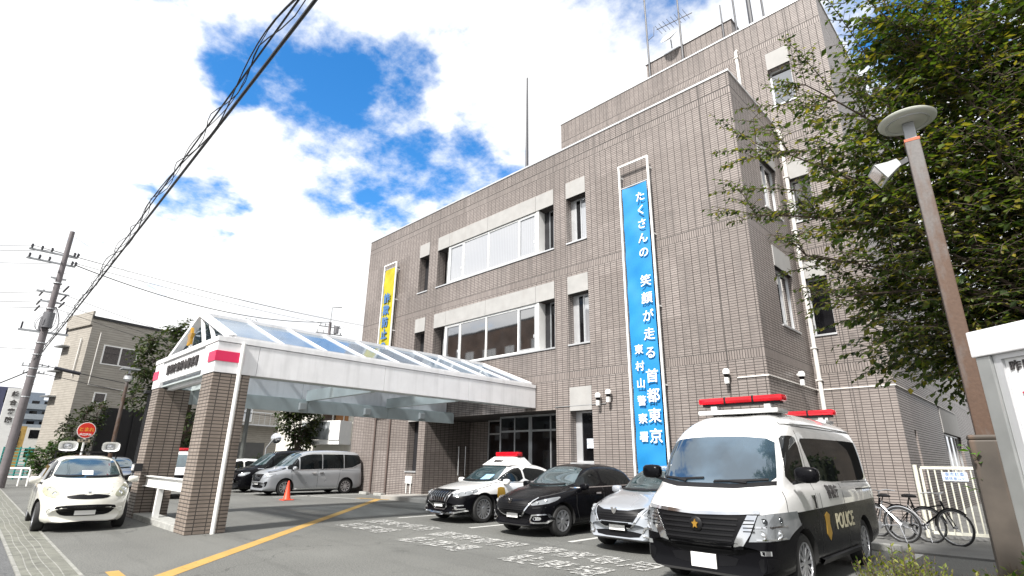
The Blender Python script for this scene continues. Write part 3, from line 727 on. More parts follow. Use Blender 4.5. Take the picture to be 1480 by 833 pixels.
# kerb strip below the rail
m = MB(); m.box(-17.36, -13.76, 3.86, 4.3, -.1, .12); m.obj('kerb', KERB, bevel=.015)['kind'] = 'structure'
rl = thing('barrier_rail', 'white steel beam rail on a post between the two tiled canopy columns', 'rail', (-15.6, 4.05, 0))
m = MB(); m.box(-17.35, -13.77, 3.99, 4.01, .80, 1.02); m.box(-17.35, -13.77, 3.93, 4.07, .78, .80); m.box(-17.35, -13.77, 3.93, 4.07, 1.02, 1.04); m.obj('beam', WPAINT, rl)
m = MB(); m.box(-15.95, -15.83, 3.94, 4.06, .1, .779); m.obj('post', WPAINT, rl)
pn = thing('control_box', 'small square lamp box on the far canopy column beside the rail', 'box', (-17.2, 3.8, 1.1))
MB().box(-17.35, -17.1, 3.62, 3.8, 1.14, 1.34).obj('case', BLACKM, pn, bevel=.01); MB().box(-17.32, -17.13, 3.6, 3.617, 1.17, 1.31).obj('cover', WPAINT, pn)
# ------------------------------------------------------------------ vehicles
def interp(pts, x):
    """monotone cubic (pchip) through pts sorted by x"""
    n = len(pts)
    if x <= pts[0][0]: return pts[0][1]
    if x >= pts[-1][0]: return pts[-1][1]
    h = [pts[i + 1][0] - pts[i][0] for i in range(n - 1)]; dl_ = [(pts[i + 1][1] - pts[i][1]) / h[i] for i in range(n - 1)]
    def der(i):
        if i == 0: return dl_[0]
        if i == n - 1: return dl_[-1]
        a, b_ = dl_[i - 1], dl_[i]
        if a * b_ <= 0: return 0
        w1 = 2 * h[i] + h[i - 1]; w2 = h[i] + 2 * h[i - 1]
        return (w1 + w2) / (w1 / a + w2 / b_)
    for i in range(n - 1):
        if x <= pts[i + 1][0]:
            t_ = (x - pts[i][0]) / h[i]; m0 = der(i) * h[i]; m1 = der(i + 1) * h[i]
            return (2 * t_ ** 3 - 3 * t_ ** 2 + 1) * pts[i][1] + (t_ ** 3 - 2 * t_ ** 2 + t_) * m0 + (-2 * t_ ** 3 + 3 * t_ ** 2) * pts[i + 1][1] + (t_ ** 3 - t_ ** 2) * m1
def smooth(t_): t_ = max(0, min(1, t_)); return t_ * t_ * (3 - 2 * t_)
def cat(P, n):
    out = []
    Q = [P[0] * 2 - P[1]] + P + [P[-1] * 2 - P[-2]]
    Q[0] = Vector((-P[1].x, P[1].y)); Q[-1] = Vector((-P[-2].x, P[-2].y))
    for i in range(1, len(Q) - 2):
        p0, p1, p2, p3 = Q[i - 1:i + 3]
        k = n[i - 1] if isinstance(n, list) else n
        for j in range(k):
            t_ = j / k
            a = ((p1 - p0).length or 1e-6) ** .5; b = ((p2 - p1).length or 1e-6) ** .5; c = ((p3 - p2).length or 1e-6) ** .5
            t0, t1, t2, t3 = 0, a, a + b, a + b + c; T = t1 + (t2 - t1) * t_
            A1 = p0 * ((t1 - T) / (t1 - t0)) + p1 * ((T - t0) / (t1 - t0)); A2 = p1 * ((t2 - T) / (t2 - t1)) + p2 * ((T - t1) / (t2 - t1)); A3 = p2 * ((t3 - T) / (t3 - t2)) + p3 * ((T - t2) / (t3 - t2))
            B1 = A1 * ((t2 - T) / (t2 - t0)) + A2 * ((T - t0) / (t2 - t0)); B2 = A2 * ((t3 - T) / (t3 - t1)) + A3 * ((T - t1) / (t3 - t1))
            out.append(B1 * ((t2 - T) / (t2 - t1)) + B2 * ((T - t1) / (t2 - t1)))
    out.append(P[-1]); return out
def hull(S):
    """lofted closed body; x forward"""
    x0, x1 = S['zt'][0][0], S['zt'][-1][0]
    N = 84; xs = set()
    for i in range(N + 1): xs.add(round(x0 + (x1 - x0) * i / N, 4))
    for e in (x0, x1):
        sgn = 1 if e == x0 else -1
        for d in (.008, .02, .035, .05, .075, .1): xs.add(round(e + sgn * d, 4))
    xs = sorted(xs)
    secs = []
    for x in xs:
        zt = interp(S['zt'], x); zb = min(interp(S['belt'], x), zt - .02); w = interp(S['w'], x); z0 = interp(S['z0'], x)
        h = zt - zb; t_ = smooth((h - .05) / .4); tum = S.get('tum', .36)
        gy = (1 - t_) * .74 * w + t_ * (.93 * w - tum * h); hy = (1 - t_) * .42 * w + t_ * (gy - S.get('rr', .16))
        gz = zb + h * ((1 - t_) * .66 + t_ * (1 - min(.5, S.get('rz', .1) / max(h, .01))))
        hz = zb + h * (.92 * (1 - t_)) + t_ * (h - .018)
        P = [Vector((0, z0)), Vector((.86 * w, z0)), Vector((.975 * w, z0 + .07)), Vector((w, z0 + .5 * (zb - z0))), Vector((.985 * w, zb - .1 * (zb - z0))), Vector((.935 * w, zb)), Vector((gy, gz)), Vector((hy, hz if t_ > .02 else zb + h * .92)), Vector((0, zt))]
        secs.append(cat(P, [3, 2, 4, 3, 2, 6, 3, 5]))
    fb, rb = S.get('fb', .2), S.get('rb', .12)
    L2 = x1; vs_ = []; n = len(secs[0])
    def bow(x, y, z, W=S['W'] / 2):
        q = min(1.0, abs(y) / W) ** 2.2
        if x > 0: k = fb * smooth((x - S.get('bx0', .2)) / (L2 - S.get('bx0', .2)))
        else: k = -rb * smooth((-x - .8) / (L2 - .8))
        return x - k * q
    ring = 2 * (n - 1)
    for x, s_ in zip(xs, secs):
        pts = [(p.x, p.y) for p in s_] + [(-p.x, p.y) for p in s_[-2:0:-1]]
        for y, z in pts: vs_.append((bow(x, y, z), y, z))
    fs = []
    for i in range(len(xs) - 1):
        for k in range(ring):
            k2 = (k + 1) % ring
            fs.append((i * ring + k, (i + 1) * ring + k, (i + 1) * ring + k2, i * ring + k2))
    def cap(i0, flip):
        f = []
        # quads across the section
        for k in range(n - 1):
            a, b = i0 + k, i0 + k + 1; c = i0 + (ring - k - 1) % ring; d = i0 + (ring - k) % ring
            q = [a, b, c, d]; q = list(dict.fromkeys(q))
            if len(q) >= 3: f.append(tuple(q[::-1] if flip else q))
        return f
    fs += cap(0, True); fs += cap((len(xs) - 1) * ring, False)
    return vs_, fs
class Body:
    def __init__(s, S, parent):
        s.S = S; s.p = parent; s.vs, s.fs = hull(S)
        s.bvh = BVHTree.FromPolygons([Vector(v) for v in s.vs], s.fs)
    def hit(s, u, v, ax, off):
        if ax in ('L', 'R'):
            sg = 1 if ax == 'L' else -1; o = Vector((u, 3 * sg, v)); d = Vector((0, -sg, 0))
        elif ax == 'F': o = Vector((6, u, v)); d = Vector((-1, 0, 0))
        elif ax == 'B': o = Vector((-6, u, v)); d = Vector((1, 0, 0))
        else: o = Vector((u, v, 5)); d = Vector((0, 0, -1))
        h = s.bvh.ray_cast(o, d)
        if h[0] is None:
            q = o + d * (3 if ax in 'LRT' else 3.6); h = s.bvh.find_nearest(q)
        n_ = h[1]
        if n_.dot(-d) < 0: n_ = -n_
        return h[0] + n_ * off, n_
    def patch(s, name, poly, ax, mat, off=.004, grid=.05, thick=.012, rnd=0, holes=None, parent=None, smooth_=True):
        if isinstance(poly[0][0], (int, float)): polys = [poly]
        else: polys = poly
        bm = bmesh.new()
        for pl in polys:
            pl = [Vector(p) for p in pl]
            for _ in range(rnd):
                q = []
                for i in range(len(pl)):
                    a, b = pl[i], pl[(i + 1) % len(pl)]; q += [a * .8 + b * .2, a * .2 + b * .8]
                pl = q
            bm.faces.new([bm.verts.new((p.x, p.y, 0)) for p in pl])
        xs = [v.co.x for v in bm.verts]; ys_ = [v.co.y for v in bm.verts]
        for lo, hi, k in ((min(xs), max(xs), 0), (min(ys_), max(ys_), 1)):
            c = lo + grid
            while c < hi:
                co_ = (c, 0, 0) if k == 0 else (0, c, 0); no_ = (1, 0, 0) if k == 0 else (0, 1, 0)
                bmesh.ops.bisect_plane(bm, geom=bm.verts[:] + bm.edges[:] + bm.faces[:], dist=1e-5, plane_co=co_, plane_no=no_); c += grid
        nor = {}
        for v in bm.verts:
            q, n_ = s.hit(v.co.x, v.co.y, ax, off); v.co = q; nor[v] = n_
        bd = [e for e in bm.edges if len(e.link_faces) == 1]
        r = bmesh.ops.extrude_edge_only(bm, edges=bd)
        newv = [g_ for g_ in r['geom'] if isinstance(g_, bmesh.types.BMVert)]
        for v in newv:
            src = min((e.other_vert(v) for e in v.link_edges if e.other_vert(v) in nor), key=lambda w_: (w_.co - v.co).length)
            v.co = v.co - nor[src] * thick
        bmesh.ops.recalc_face_normals(bm, faces=bm.faces)
        # make sure outward
        f0 = max(bm.faces, key=lambda f: f.calc_area()); vv = f0.verts[0]
        if vv in nor and f0.normal.dot(nor[vv]) < 0: bmesh.ops.reverse_faces(bm, faces=bm.faces)
        me = bpy.data.meshes.new(name)
        for f in bm.faces: f.smooth = smooth_
        for e in bm.edges:
            if len(e.link_faces) == 2 and e.calc_face_angle(0) > .7: e.smooth = False
        bm.to_mesh(me); bm.free(); me.materials.append(mat)
        o = bpy.data.objects.new(name, me); col.objects.link(o); o.parent = parent or s.p; return o
    def ribbon(s, name, lines, ax, mat, w=.012, off=.002, raise_=.0, parent=None, closed=False):
        if isinstance(lines[0][0], (int, float)): lines = [lines]
        m = MB()
        for pl in lines:
            pl = [Vector(p) for p in pl]
            if closed: pl.append(pl[0])
            q = [pl[0]]
            for a, b in zip(pl, pl[1:]):
                k = max(1, int((b - a).length / .06))
                for i in range(1, k + 1): q.append(a.lerp(b, i / k))
            L_, R__ = [], []
            for i, p in enumerate(q):
                d = (q[min(i + 1, len(q) - 1)] - q[max(i - 1, 0)]).normalized(); nn_ = Vector((-d.y, d.x)) * w / 2
                a, na = s.hit(p.x + nn_.x, p.y + nn_.y, ax, off + raise_); b, nb_ = s.hit(p.x - nn_.x, p.y - nn_.y, ax, off + raise_)
                L_.append((a, a - na * (raise_ + .012))); R__.append((b, b - nb_ * (raise_ + .012)))
            n_ = len(q)
            vs_ = [x for x, _ in L_] + [x for x, _ in R__] + [x for _, x in L_] + [x for _, x in R__]
            fs = []
            for i in range(n_ - 1):
                fs.append((i, i + 1, n_ + i + 1, n_ + i)); fs.append((i, i + 1, 2 * n_ + i + 1, 2 * n_ + i)); fs.append((n_ + i, n_ + i + 1, 3 * n_ + i + 1, 3 * n_ + i))
            m.add(vs_, fs)
        return m.obj(name, mat, parent or s.p, local=True, smooth=True)
    def make(s, paint, low=None, split=None, lowlimit=None):
        """body mesh with wheel arches cut; optional two-tone along plane z = a + b*x"""
        S = s.S
        me = bpy.data.meshes.new('body'); me.from_pydata(s.vs, [], s.fs)
        bm = bmesh.new(); bm.from_mesh(me); bmesh.ops.remove_doubles(bm, verts=bm.verts, dist=1e-4); bmesh.ops.recalc_face_normals(bm, faces=bm.faces)
        if split:
            a, b_ = split; no_ = Vector((-b_, 0, 1)).normalized()
            bmesh.ops.bisect_plane(bm, geom=bm.verts[:] + bm.edges[:] + bm.faces[:], dist=1e-4, plane_co=(0, 0, a), plane_no=no_)
        bm.to_mesh(me); bm.free()
        o = bpy.data.objects.new('body', me); col.objects.link(o)
        cut = MB(); R = S['r'] + .055
        for ax_ in S['ax']:
            for sg in (1, -1):
                M = Matrix.Translation((ax_, sg * (S['W'] / 2 - .27), S['r'] + .01)) @ Matrix.Rotation(-PI / 2 * sg, 4, 'X')
                cut.lathe([(R, 0), (R, .6)], 40, M)
        c = cut.obj('cutter', DARK, None)
        md = o.modifiers.new('b', 'BOOLEAN'); md.operation = 'DIFFERENCE'; md.object = c; md.solver = 'FAST'
        dg = bpy.context.evaluated_depsgraph_get(); me2 = bpy.data.meshes.new_from_object(o.evaluated_get(dg))
        bpy.data.objects.remove(o); bpy.data.objects.remove(c)
        me2.name = 'body'; me2.materials.clear()
        for m_ in (paint, DARK, low or paint): me2.materials.append(m_)
        bm = bmesh.new(); bm.from_mesh(me2)
        for f in bm.faces:
            ce = f.calc_center_median(); mi = 0
            if split and ce.z < split[0] + split[1] * ce.x - 1e-4 and (lowlimit is None or lowlimit(ce)): mi = 2
            for ax_ in S['ax']:
                d = math.hypot(ce.x - ax_, ce.z - S['r'] - .01)
                if d < R + .004 and abs(ce.y) < S['W'] / 2 + .01 and abs(ce.y) > S['W'] / 2 - .29:
                    nr = Vector((ce.x - ax_, 0, ce.z - S['r'] - .01)).normalized()
                    if (d > R - .02 and abs(f.normal.dot(nr)) > .8) or abs(abs(ce.y) - (S['W'] / 2 - .27)) < .01: mi = 1
            if ce.z < interp(S['z0'], max(S['zt'][0][0], min(S['zt'][-1][0], ce.x))) + .02: mi = 1
            f.material_index = mi; f.smooth = True
        for e in bm.edges:
            if len(e.link_faces) == 2 and e.calc_face_angle(0) > .6: e.smooth = False
        bm.to_mesh(me2); bm.free()
        ob = bpy.data.objects.new('body', me2); col.objects.link(ob); ob.parent = s.p; s.body = ob
        return ob
def paint(name, c, metal=0, rough=.22, coat=1.0): return pbr(name, c, rough, metal, var=.03, scale=1.2, coat=coat)
P_WHITE = paint('paint_white', (.66, .66, .655)); P_PEARL = paint('paint_cream_white', (.64, .63, .57)); P_BLACK = pbr('paint_black', (.003, .003, .004), .25, var=.03, coat=0, spec=.14)
P_SILVER = paint('paint_silver', (.36, .385, .42), .4, .28); P_SILV2 = paint('paint_light_silver', (.30, .315, .335), .35, .3)
CHROME = pbr('chrome', (.75, .76, .78), .12, metal=1, var=.02)
TYRE = pbr('tyre_rubber', (.018, .018, .018), .8, var=.2, scale=20, coords='obj')
RIMM = pbr('alloy_rim', (.5, .51, .53), .3, metal=.85, var=.05)
SEAM = pbr('panel_seam', (.02, .02, .02), .6)
CGL = glassy('car_glass', (.006, .008, .009), -.02, rough=.02, coords='obj')
WSG = glassy('windscreen_glass', (.035, .06, .066), .16, rough=.03, tint=(.88, .94, 1), coords='obj')
LAMPG = glassy('headlamp_glass', (.15, .16, .17), .1, rough=.06, coords='obj')
LAMPD = pbr('lamp_inner_dark', (.05, .055, .06), .2, metal=.5)
LENS = pbr('lamp_lens', (.85, .87, .9), .08, metal=.9, coat=1)
PLATE = pbr('number_plate_white', (.8, .8, .78), .5, var=.02)
REDL = glassy('light_bar_red', (.55, .004, .014), .03, rough=.06, tint=(1, .8, .8))
BPLAS = pbr('black_plastic', (.008, .008, .009), .5, var=.1, spec=.25)
GRILL = pbr('grille_black', (.004, .004, .005), .4, var=.2, spec=.2)
def wheel(parent, x, sg, S, style, n=10, wname='wheel'):
    r = S['r']; wt = .2; yc = sg * (S['W'] / 2 - .115 - .02)
    M = Matrix.Translation((x, yc, r)) @ Matrix.Rotation(-PI / 2 * sg, 4, 'X')
    ri = r * S.get('rimk', .66)
    m = MB(); m.lathe([(ri, -.1), (r - .03, -.1), (r, -.07), (r, .07), (r - .012, .09), (r - .04, .102), (ri + .01, .095), (ri, .085), (ri, -.1)], 40, M, cap=False)
    ty = m.obj(wname, TYRE, parent, local=True, smooth=True, autos=35)
    m = MB(); m.lathe([(ri, .09), (ri - .012, .095), (ri - .02, .06), (ri - .03, .02), (0.0, .015)], 40, M, 0, cap=False)
    m.obj('rim_well', pbr('rim_dark', (.06, .06, .065), .5, metal=.5), ty, local=True, smooth=True)
    m = MB(); m.lathe([(ri + .002, .082), (ri + .002, .098), (ri - .018, .096), (ri - .02, .08), (ri + .002, .08)], 40, M, cap=False)
    m.lathe([(.06, .03), (.065, .082), (.045, .092), (0, .094)], 20, M)
    for k in range(n):
        a = 2 * PI * k / n
        if style == 'cover':     # broad blades
            w0, w1 = .02, .045
        else: w0, w1 = .017, .024
        ca_, sa = math.cos(a), math.sin(a); tx, ty_ = -sa, ca_
        tw = .25 if style == 'twist' else 0
        a2 = a + tw; cb, sb = math.cos(a2), math.sin(a2)
        pts = [(ca_ * .04 + tx * w0, sa * .04 + ty_ * w0), (ca_ * .04 - tx * w0, sa * .04 - ty_ * w0), (cb * (ri - .01) + sb * w1, sb * (ri - .01) - cb * w1), (cb * (ri - .01) - sb * w1, sb * (ri - .01) + cb * w1)]
        vs_ = [M @ Vector((p[0], p[1], .086 if i < 2 else .09)) for i, p in enumerate(pts)] + [M @ Vector((p[0], p[1], .05)) for p in pts]
        m.add(vs_, [(0, 1, 2, 3), (0, 1, 5, 4), (1, 2, 6, 5), (2, 3, 7, 6), (3, 0, 4, 7)])
    m.obj('rim', RIMM, ty, local=True)
    return ty
def mirror(B, x, y, z, mat, sc_=1, arm=.1, name='door_mirror'):
    for sg in (1, -1):
        m = MB(); c = Vector((x, sg * y, z)); n1, n2 = 8, 12; vs_ = []
        for i in range(n1 + 1):
            th = PI * i / n1
            for k in range(n2):
                ph = 2 * PI * k / n2
                cx = math.copysign(abs(math.cos(ph)) ** .6, math.cos(ph)); cy = math.copysign(abs(math.sin(ph)) ** .6, math.sin(ph))
                r_ = math.sin(th) ** .6
                vs_.append(c + Vector((math.copysign(abs(math.cos(th)) ** .7, math.cos(th)) * .07 * sc_, r_ * cx * .11 * sc_, r_ * cy * .075 * sc_)))
        m.add(vs_, [(i * n2 + k, (i + 1) * n2 + k, (i + 1) * n2 + (k + 1) % n2, i * n2 + (k + 1) % n2) for i in range(n1) for k in range(n2)])
        o = m.obj(name, mat, B.p, local=True, smooth=True, autos=80)
        m = MB(); m.beam(c + Vector((0, -sg * .02, -.05 * sc_)), c + Vector((-.0, -sg * (arm + .08), -.08 * sc_)), .05, .035); m.obj('arm', BPLAS, o, local=True, bevel=.006)
def plate(B, z, x_off=0, y=0, mat=PLATE, tilt=0, name='number_plate', w=.33, h=.165):
    p, n_ = B.hit(y, z, 'F', .02)
    m = MB(); m.box(p.x, p.x + .012, y - w / 2, y + w / 2, z - h / 2, z + h / 2); o = m.obj(name, mat, B.p, local=True, bevel=.003)
    m = MB(); m.box(p.x - .05, p.x - .002, y - w / 2 - .012, y + w / 2 + .012, z - h / 2 - .012, z + h / 2 + .012); m.obj('plate_holder', BPLAS, o, local=True)
    return o
def lamp_disc(B, parent, y, z, r, mat=LENS, name='lens', off=.004):
    for sg in (1, -1):
        p, n_ = B.hit(sg * y, z, 'F', off)
        M = Matrix.Translation(p) @ (n_ * .4 + Vector((1, 0, 0))).to_track_quat('Z', 'Y').to_matrix().to_4x4()
        m = MB(); m.lathe([(r * 1.25, -.02), (r * 1.2, .006), (r, .002), (r * .8, .01), (0, .018)], 20, M); m.obj(name, mat, parent if not isinstance(parent, tuple) else parent[0 if sg > 0 else 1], local=True, smooth=True)
def mirror_poly(p): return [(-a, b) for a, b in p][::-1]
def wiper(B, pts, parent):
    for pl in pts: B.ribbon('wiper', [pl], 'F', BPLAS, w=.022, off=.01, raise_=.012, parent=parent)
def car(name, label, cat_, loc, rz, S, build, group=None):
    t_ = thing(name, label, cat_, loc, rz, group); B = Body(S, t_); build(B, S)
    for x in S['ax']:
        for sg in (1, -1): wheel(t_, x, sg, S, S.get('style', ''), S.get('spokes', 10))
    return t_
def sides(B, name, poly, mat, **k):
    return [B.patch(name, poly, a, mat, **k) for a in 'LR']
def rects(x0, x1, y0, y1): return [(x0, y0), (x1, y0), (x1, y1), (x0, y1)]
# ---- sedan family -----------------------------------------------------------
def sedan_spec(L, W, H, wb, fo, r):
    h = L / 2; k = H / 1.46; fx = h - fo
    return dict(W=W, r=r, ax=(fx, fx - wb), fb=.3, rb=.22, bx0=.3, tum=.40, rr=.17, rz=.09,
        zt=[(-h, .55), (-h + .02, .8), (-h + .07, .98 * k), (-h + .2, 1.06 * k), (-h + .55, 1.09 * k), (-h + .8, 1.13 * k), (-1.15, 1.36 * k), (-.7, 1.445 * k), (-.2, H), (.15, 1.435 * k), (.45, 1.35 * k), (1.12, 1.01 * k), (1.3, .965 * k), (1.6, .92 * k), (h - .35, .82 * k), (h - .12, .74 * k), (h - .03, .66 * k), (h, .5)],
        belt=[(-h, .5), (-h + .07, .85), (-h + .3, .97 * k), (-1.5, .98 * k), (0, .95 * k), (1.0, .92 * k), (1.3, .89 * k), (h - .35, .74 * k), (h - .1, .64), (h, .44)],
        w=[(-h, .62), (-h + .08, .76 * W / 1.8), (-h + .35, .86 * W / 1.8), (-h + .9, W / 2), (fx - .2, W / 2), (h - .5, .875 * W / 1.8), (h - .15, .8 * W / 1.8), (h - .03, .72 * W / 1.8), (h, .64 * W / 1.8)],
        z0=[(-h, .32), (-h + .3, .22), (-h + .9, .19), (h - .9, .19), (h - .15, .2), (h, .24)])
def sedan_common(B, S, k, ws=WSG, sidemat=CGL):
    h = S['zt'][-1][0]
    w = B.patch('windscreen', [(-.66, .995 * k), (-.3, .97 * k), (.3, .97 * k), (.66, .995 * k), (.57, 1.24 * k), (.5, 1.36 * k), (.2, 1.395 * k), (-.2, 1.395 * k), (-.5, 1.36 * k), (-.57, 1.24 * k)], 'F', ws, rnd=1, grid=.04)
    B.patch('rear_window', [(-.58, 1.14 * k), (.58, 1.14 * k), (.48, 1.36 * k), (-.48, 1.36 * k)], 'B', CGL, rnd=1)
    wiper(B, [[(-.1, .985 * k), (.2, 1.0 * k), (.5, 1.02 * k)], [(-.6, 1.0 * k), (-.3, .99 * k), (-.02, 1.0 * k)]], w)
    for a in 'LR':
        B.patch('side_window', [(1.0, .975 * k), (.02, .985 * k), (.02, 1.35 * k), (.3, 1.325 * k), (.62, 1.2 * k)], a, sidemat, rnd=1, grid=.04)
        B.patch('side_window', [(-.05, .985 * k), (-.95, 1.0 * k), (-1.22, 1.04 * k), (-1.15, 1.18 * k), (-.85, 1.3 * k), (-.05, 1.36 * k)], a, sidemat, rnd=1, grid=.04)
        B.ribbon('window_trim', [[(1.06, .955 * k), (0, .965 * k), (-1.0, .98 * k), (-1.28, 1.03 * k)]], a, CHROME, w=.02, off=.004)
        B.ribbon('door_seam', [[(1.0, .93 * k), (1.02, .6), (.92, .28)], [(0, .96 * k), (.0, .5), (.0, .26)], [(-1.2, .97 * k), (-1.02, .7), (-.9, .45), (-.86, .3)], [(.92, .27), (-.86, .27)], [(1.25, .9 * k), (1.9, .78 * k)]], a, SEAM, w=.011)
        B.ribbon('door_handle', [[(.32, .83 * k), (.14, .835 * k)]], a, CHROME if S.get('chh') else S['paint'], w=.035, off=.01, raise_=.02)
        B.ribbon('door_handle', [[(-.68, .845 * k), (-.86, .85 * k)]], a, CHROME if S.get('chh') else S['paint'], w=.035, off=.01, raise_=.02)
    B.ribbon('bonnet_seam', [[(.72, .985 * k), (.70, .9 * k), (.62, .80 * k)], [(-.72, .985 * k), (-.70, .9 * k), (-.62, .80 * k)]], 'F', SEAM, w=.01)
# police sedan
POLG = pbr('emblem_gold', (.45, .27, .04), .4, metal=.5)
def b_crown(B, S):
    S['paint'] = P_WHITE
    B.make(P_WHITE, P_BLACK, (.66, .02))
    sedan_common(B, S, 1.0)
    B.patch('bonnet_panel', [(-.48, .80), (.48, .80), (.34, .70), (.28, .60), (-.28, .60), (-.34, .70)], 'F', P_BLACK, grid=.04)
    gr = B.patch('grille', [(-.44, .76), (.44, .76), (.34, .5), (.2, .34), (-.2, .34), (-.34, .5)], 'F', GRILL, rnd=0, off=.012)
    B.ribbon('grille_bar', [[(x, .74), (x * .72, .40)] for x in [-.36 + .09 * i for i in range(9)]], 'F', CHROME, w=.022, off=.014, raise_=.008, parent=gr)
    B.ribbon('grille_surround', [[(-.46, .775), (-.36, .5), (-.2, .32), (.2, .32), (.36, .5), (.46, .775)]], 'F', CHROME, w=.03, off=.014, raise_=.015, parent=gr)
    B.ribbon('bumper_trim', [[(-.8, .32), (-.55, .255), (0, .235), (.55, .255), (.8, .32)]], 'F', CHROME, w=.032, off=.006, raise_=.015)
    B.ribbon('bumper_trim', [[(.5, .42), (.76, .44)], [(-.5, .42), (-.76, .44)], [(.5, .33), (.78, .36)], [(-.5, .33), (-.78, .36)]], 'F', CHROME, w=.025, off=.006, raise_=.01)
    for sg in (1, -1):
        pl = [(sg * .47, .72), (sg * .62, .75), (sg * .80, .80), (sg * .84, .74), (sg * .78, .66), (sg * .52, .62)]
        hl = B.patch('headlight', pl, 'F', LAMPG, rnd=1, grid=.03, off=.008)
        for y in (.58, .68, .77):
            p, n_ = B.hit(sg * y, .70 + (y - .58) * .25, 'F', .006)
            M = Matrix.Translation(p) @ (n_ * .3 + Vector((1, 0, 0))).to_track_quat('Z', 'Y').to_matrix().to_4x4()
            MB().lathe([(.045, -.02), (.04, .008), (.025, .002), (0, .014)], 16, M).obj('lens', LENS, hl, local=True, smooth=True)
        fl = B.patch('fog_lamp', rects(sg * .6 - .05, sg * .6 + .05, .345, .405), 'F', LENS, rnd=1)
    plate(B, .47)
    mirror(B, .82, .93, .985, P_WHITE)
    # red beacon on its raised white plinth
    m = MB(); zz = S['H']
    def rl_(x, w, z): return [(x, -w, z), (x, w, z)]
    vs_ = [(.38, -.56, 1.40), (.38, .56, 1.40), (-.62, .56, 1.42), (-.62, -.56, 1.42), (.02, -.42, 1.64), (.02, .42, 1.64), (-.42, .42, 1.64), (-.42, -.42, 1.64)]
    m.add(vs_, [(0, 1, 5, 4), (1, 2, 6, 5), (2, 3, 7, 6), (3, 0, 4, 7), (4, 5, 6, 7)])
    pl_ = m.obj('beacon_plinth', P_WHITE, B.p, local=True, bevel=.03)
    text('警視庁', .12, frame((.235, 0, 1.515), (0, 1, 0), (-.36, 0, .24)), TK, 'lettering', pl_, ext=.003, bold=.003, local=True)
    m = MB(); m.box(-.32, -.08, -.46, .46, 1.645, 1.78); m.obj('light_bar', REDL, B.p, local=True, bevel=.045, smooth=True)
    m = MB(); m.box(-.3, -.1, -.4, .4, 1.60, 1.65); m.obj('light_bar_base', BPLAS, B.p, local=True)
    for a in 'LR':
        B.patch('crest', [(.98, .86), (1.1, .84), (1.13, .7), (1.1, .56), (.98, .5), (.86, .56), (.83, .7), (.86, .84)] if a == 'L' else [(.98, .86), (1.1, .84), (1.13, .7), (1.1, .56), (.98, .5), (.86, .56), (.83, .7), (.86, .84)], a, POLG, off=.005)
    # blue permit card behind the windscreen
    B.patch('permit_card', rects(.12, .42, 1.03, 1.16), 'F', pbr('card_blue', (.25, .45, .7), .5), off=.006, parent=None)
S1 = sedan_spec(4.9, 1.8, 1.455, 2.85, .88, .335); S1['H'] = 1.455; S1['spokes'] = 15; S1['rimk'] = .72
# civilian sedan
def b_allion(pm, H):
    def f(B, S):
        S['paint'] = pm; k = H / 1.46
        B.make(pm)
        sedan_common(B, S, k)
        gr = B.patch('grille', [(-.50, .745), (-.25, .70), (.25, .70), (.50, .745), (.36, .52), (.26, .43), (-.26, .43), (-.36, .52)], 'F', GRILL, off=.01)
        B.ribbon('grille_bar', [[(-.42, z), (.42, z)] for z in (.66, .62)] + [[(-.36, z), (.36, z)] for z in (.58, .54)] + [[(-.28, .5), (.28, .5)]], 'F', BPLAS, w=.014, off=.012, raise_=.006, parent=gr)
        B.ribbon('grille_surround', [[(-.56, .765), (-.40, .52), (-.27, .415), (.27, .415), (.40, .52), (.56, .765)]], 'F', CHROME, w=.026, off=.012, raise_=.012, parent=gr)
        p, n_ = B.hit(0, .68, 'F', .02)
        M = Matrix.Translation(p) @ Matrix(((0, 0, 1), (1, 0, 0), (0, 1, 0))).to_4x4()
        m = MB(); m.prism([(-.07, .05), (-.035, .06), (0, .02), (.035, .06), (.07, .05), (.03, -.03), (0, -.05), (-.03, -.03)], -.01, .012, M); m.obj('badge', CHROME, gr, local=True)
        B.patch('lower_intake', [(-.5, .36), (.5, .36), (.42, .26), (-.42, .26)], 'F', GRILL, rnd=1)
        for sg in (1, -1):
            pl = [(sg * .5, .62), (sg * .56, .70), (sg * .72, .775), (sg * .80, .80), (sg * .80, .72), (sg * .74, .655)]
            hl = B.patch('headlight', pl, 'F', LAMPG, rnd=1, grid=.03, off=.006)
            for y, z in ((.60, .68), (.69, .72)):
                p, n_ = B.hit(sg * y, z, 'F', .004)
                M = Matrix.Translation(p) @ (n_ * .3 + Vector((1, 0, 0))).to_track_quat('Z', 'Y').to_matrix().to_4x4()
                MB().lathe([(.045, -.02), (.04, .008), (.025, .002), (0, .014)], 16, M).obj('lens', LENS, hl, local=True, smooth=True)
            B.patch('fog_lamp', rects(sg * .64 - .06, sg * .64 + .06, .345, .41), 'F', LENS, rnd=1)
            B.ribbon('fog_trim', [[(sg * .52, .30), (sg * .5, .34), (sg * .56, .44), (sg * .76, .46), (sg * .79, .36), (sg * .74, .30), (sg * .52, .295)]], 'F', CHROME, w=.026, off=.008, raise_=.01)
        B.ribbon('bumper_seam', [[(-.8, .6), (-.55, .58)], [(.8, .6), (.55, .58)]], 'F', SEAM, w=.008)
        plate(B, .45)
        mirror(B, .80, .9, .98 * k, pm)
    return f
def S_allion():
    s = sedan_spec(4.59, 1.695, 1.475, 2.7, .84, .315); s['H'] = 1.475; s['spokes'] = 9; s['chh'] = True; s['style'] = 'cover'; s['rimk'] = .68; return s
HD = -PI / 2
car('police_sedan', 'black and white police sedan with a red beacon bar on a raised white plinth', 'police car', (-11.8, 11.75, 0), HD, S1, b_crown)
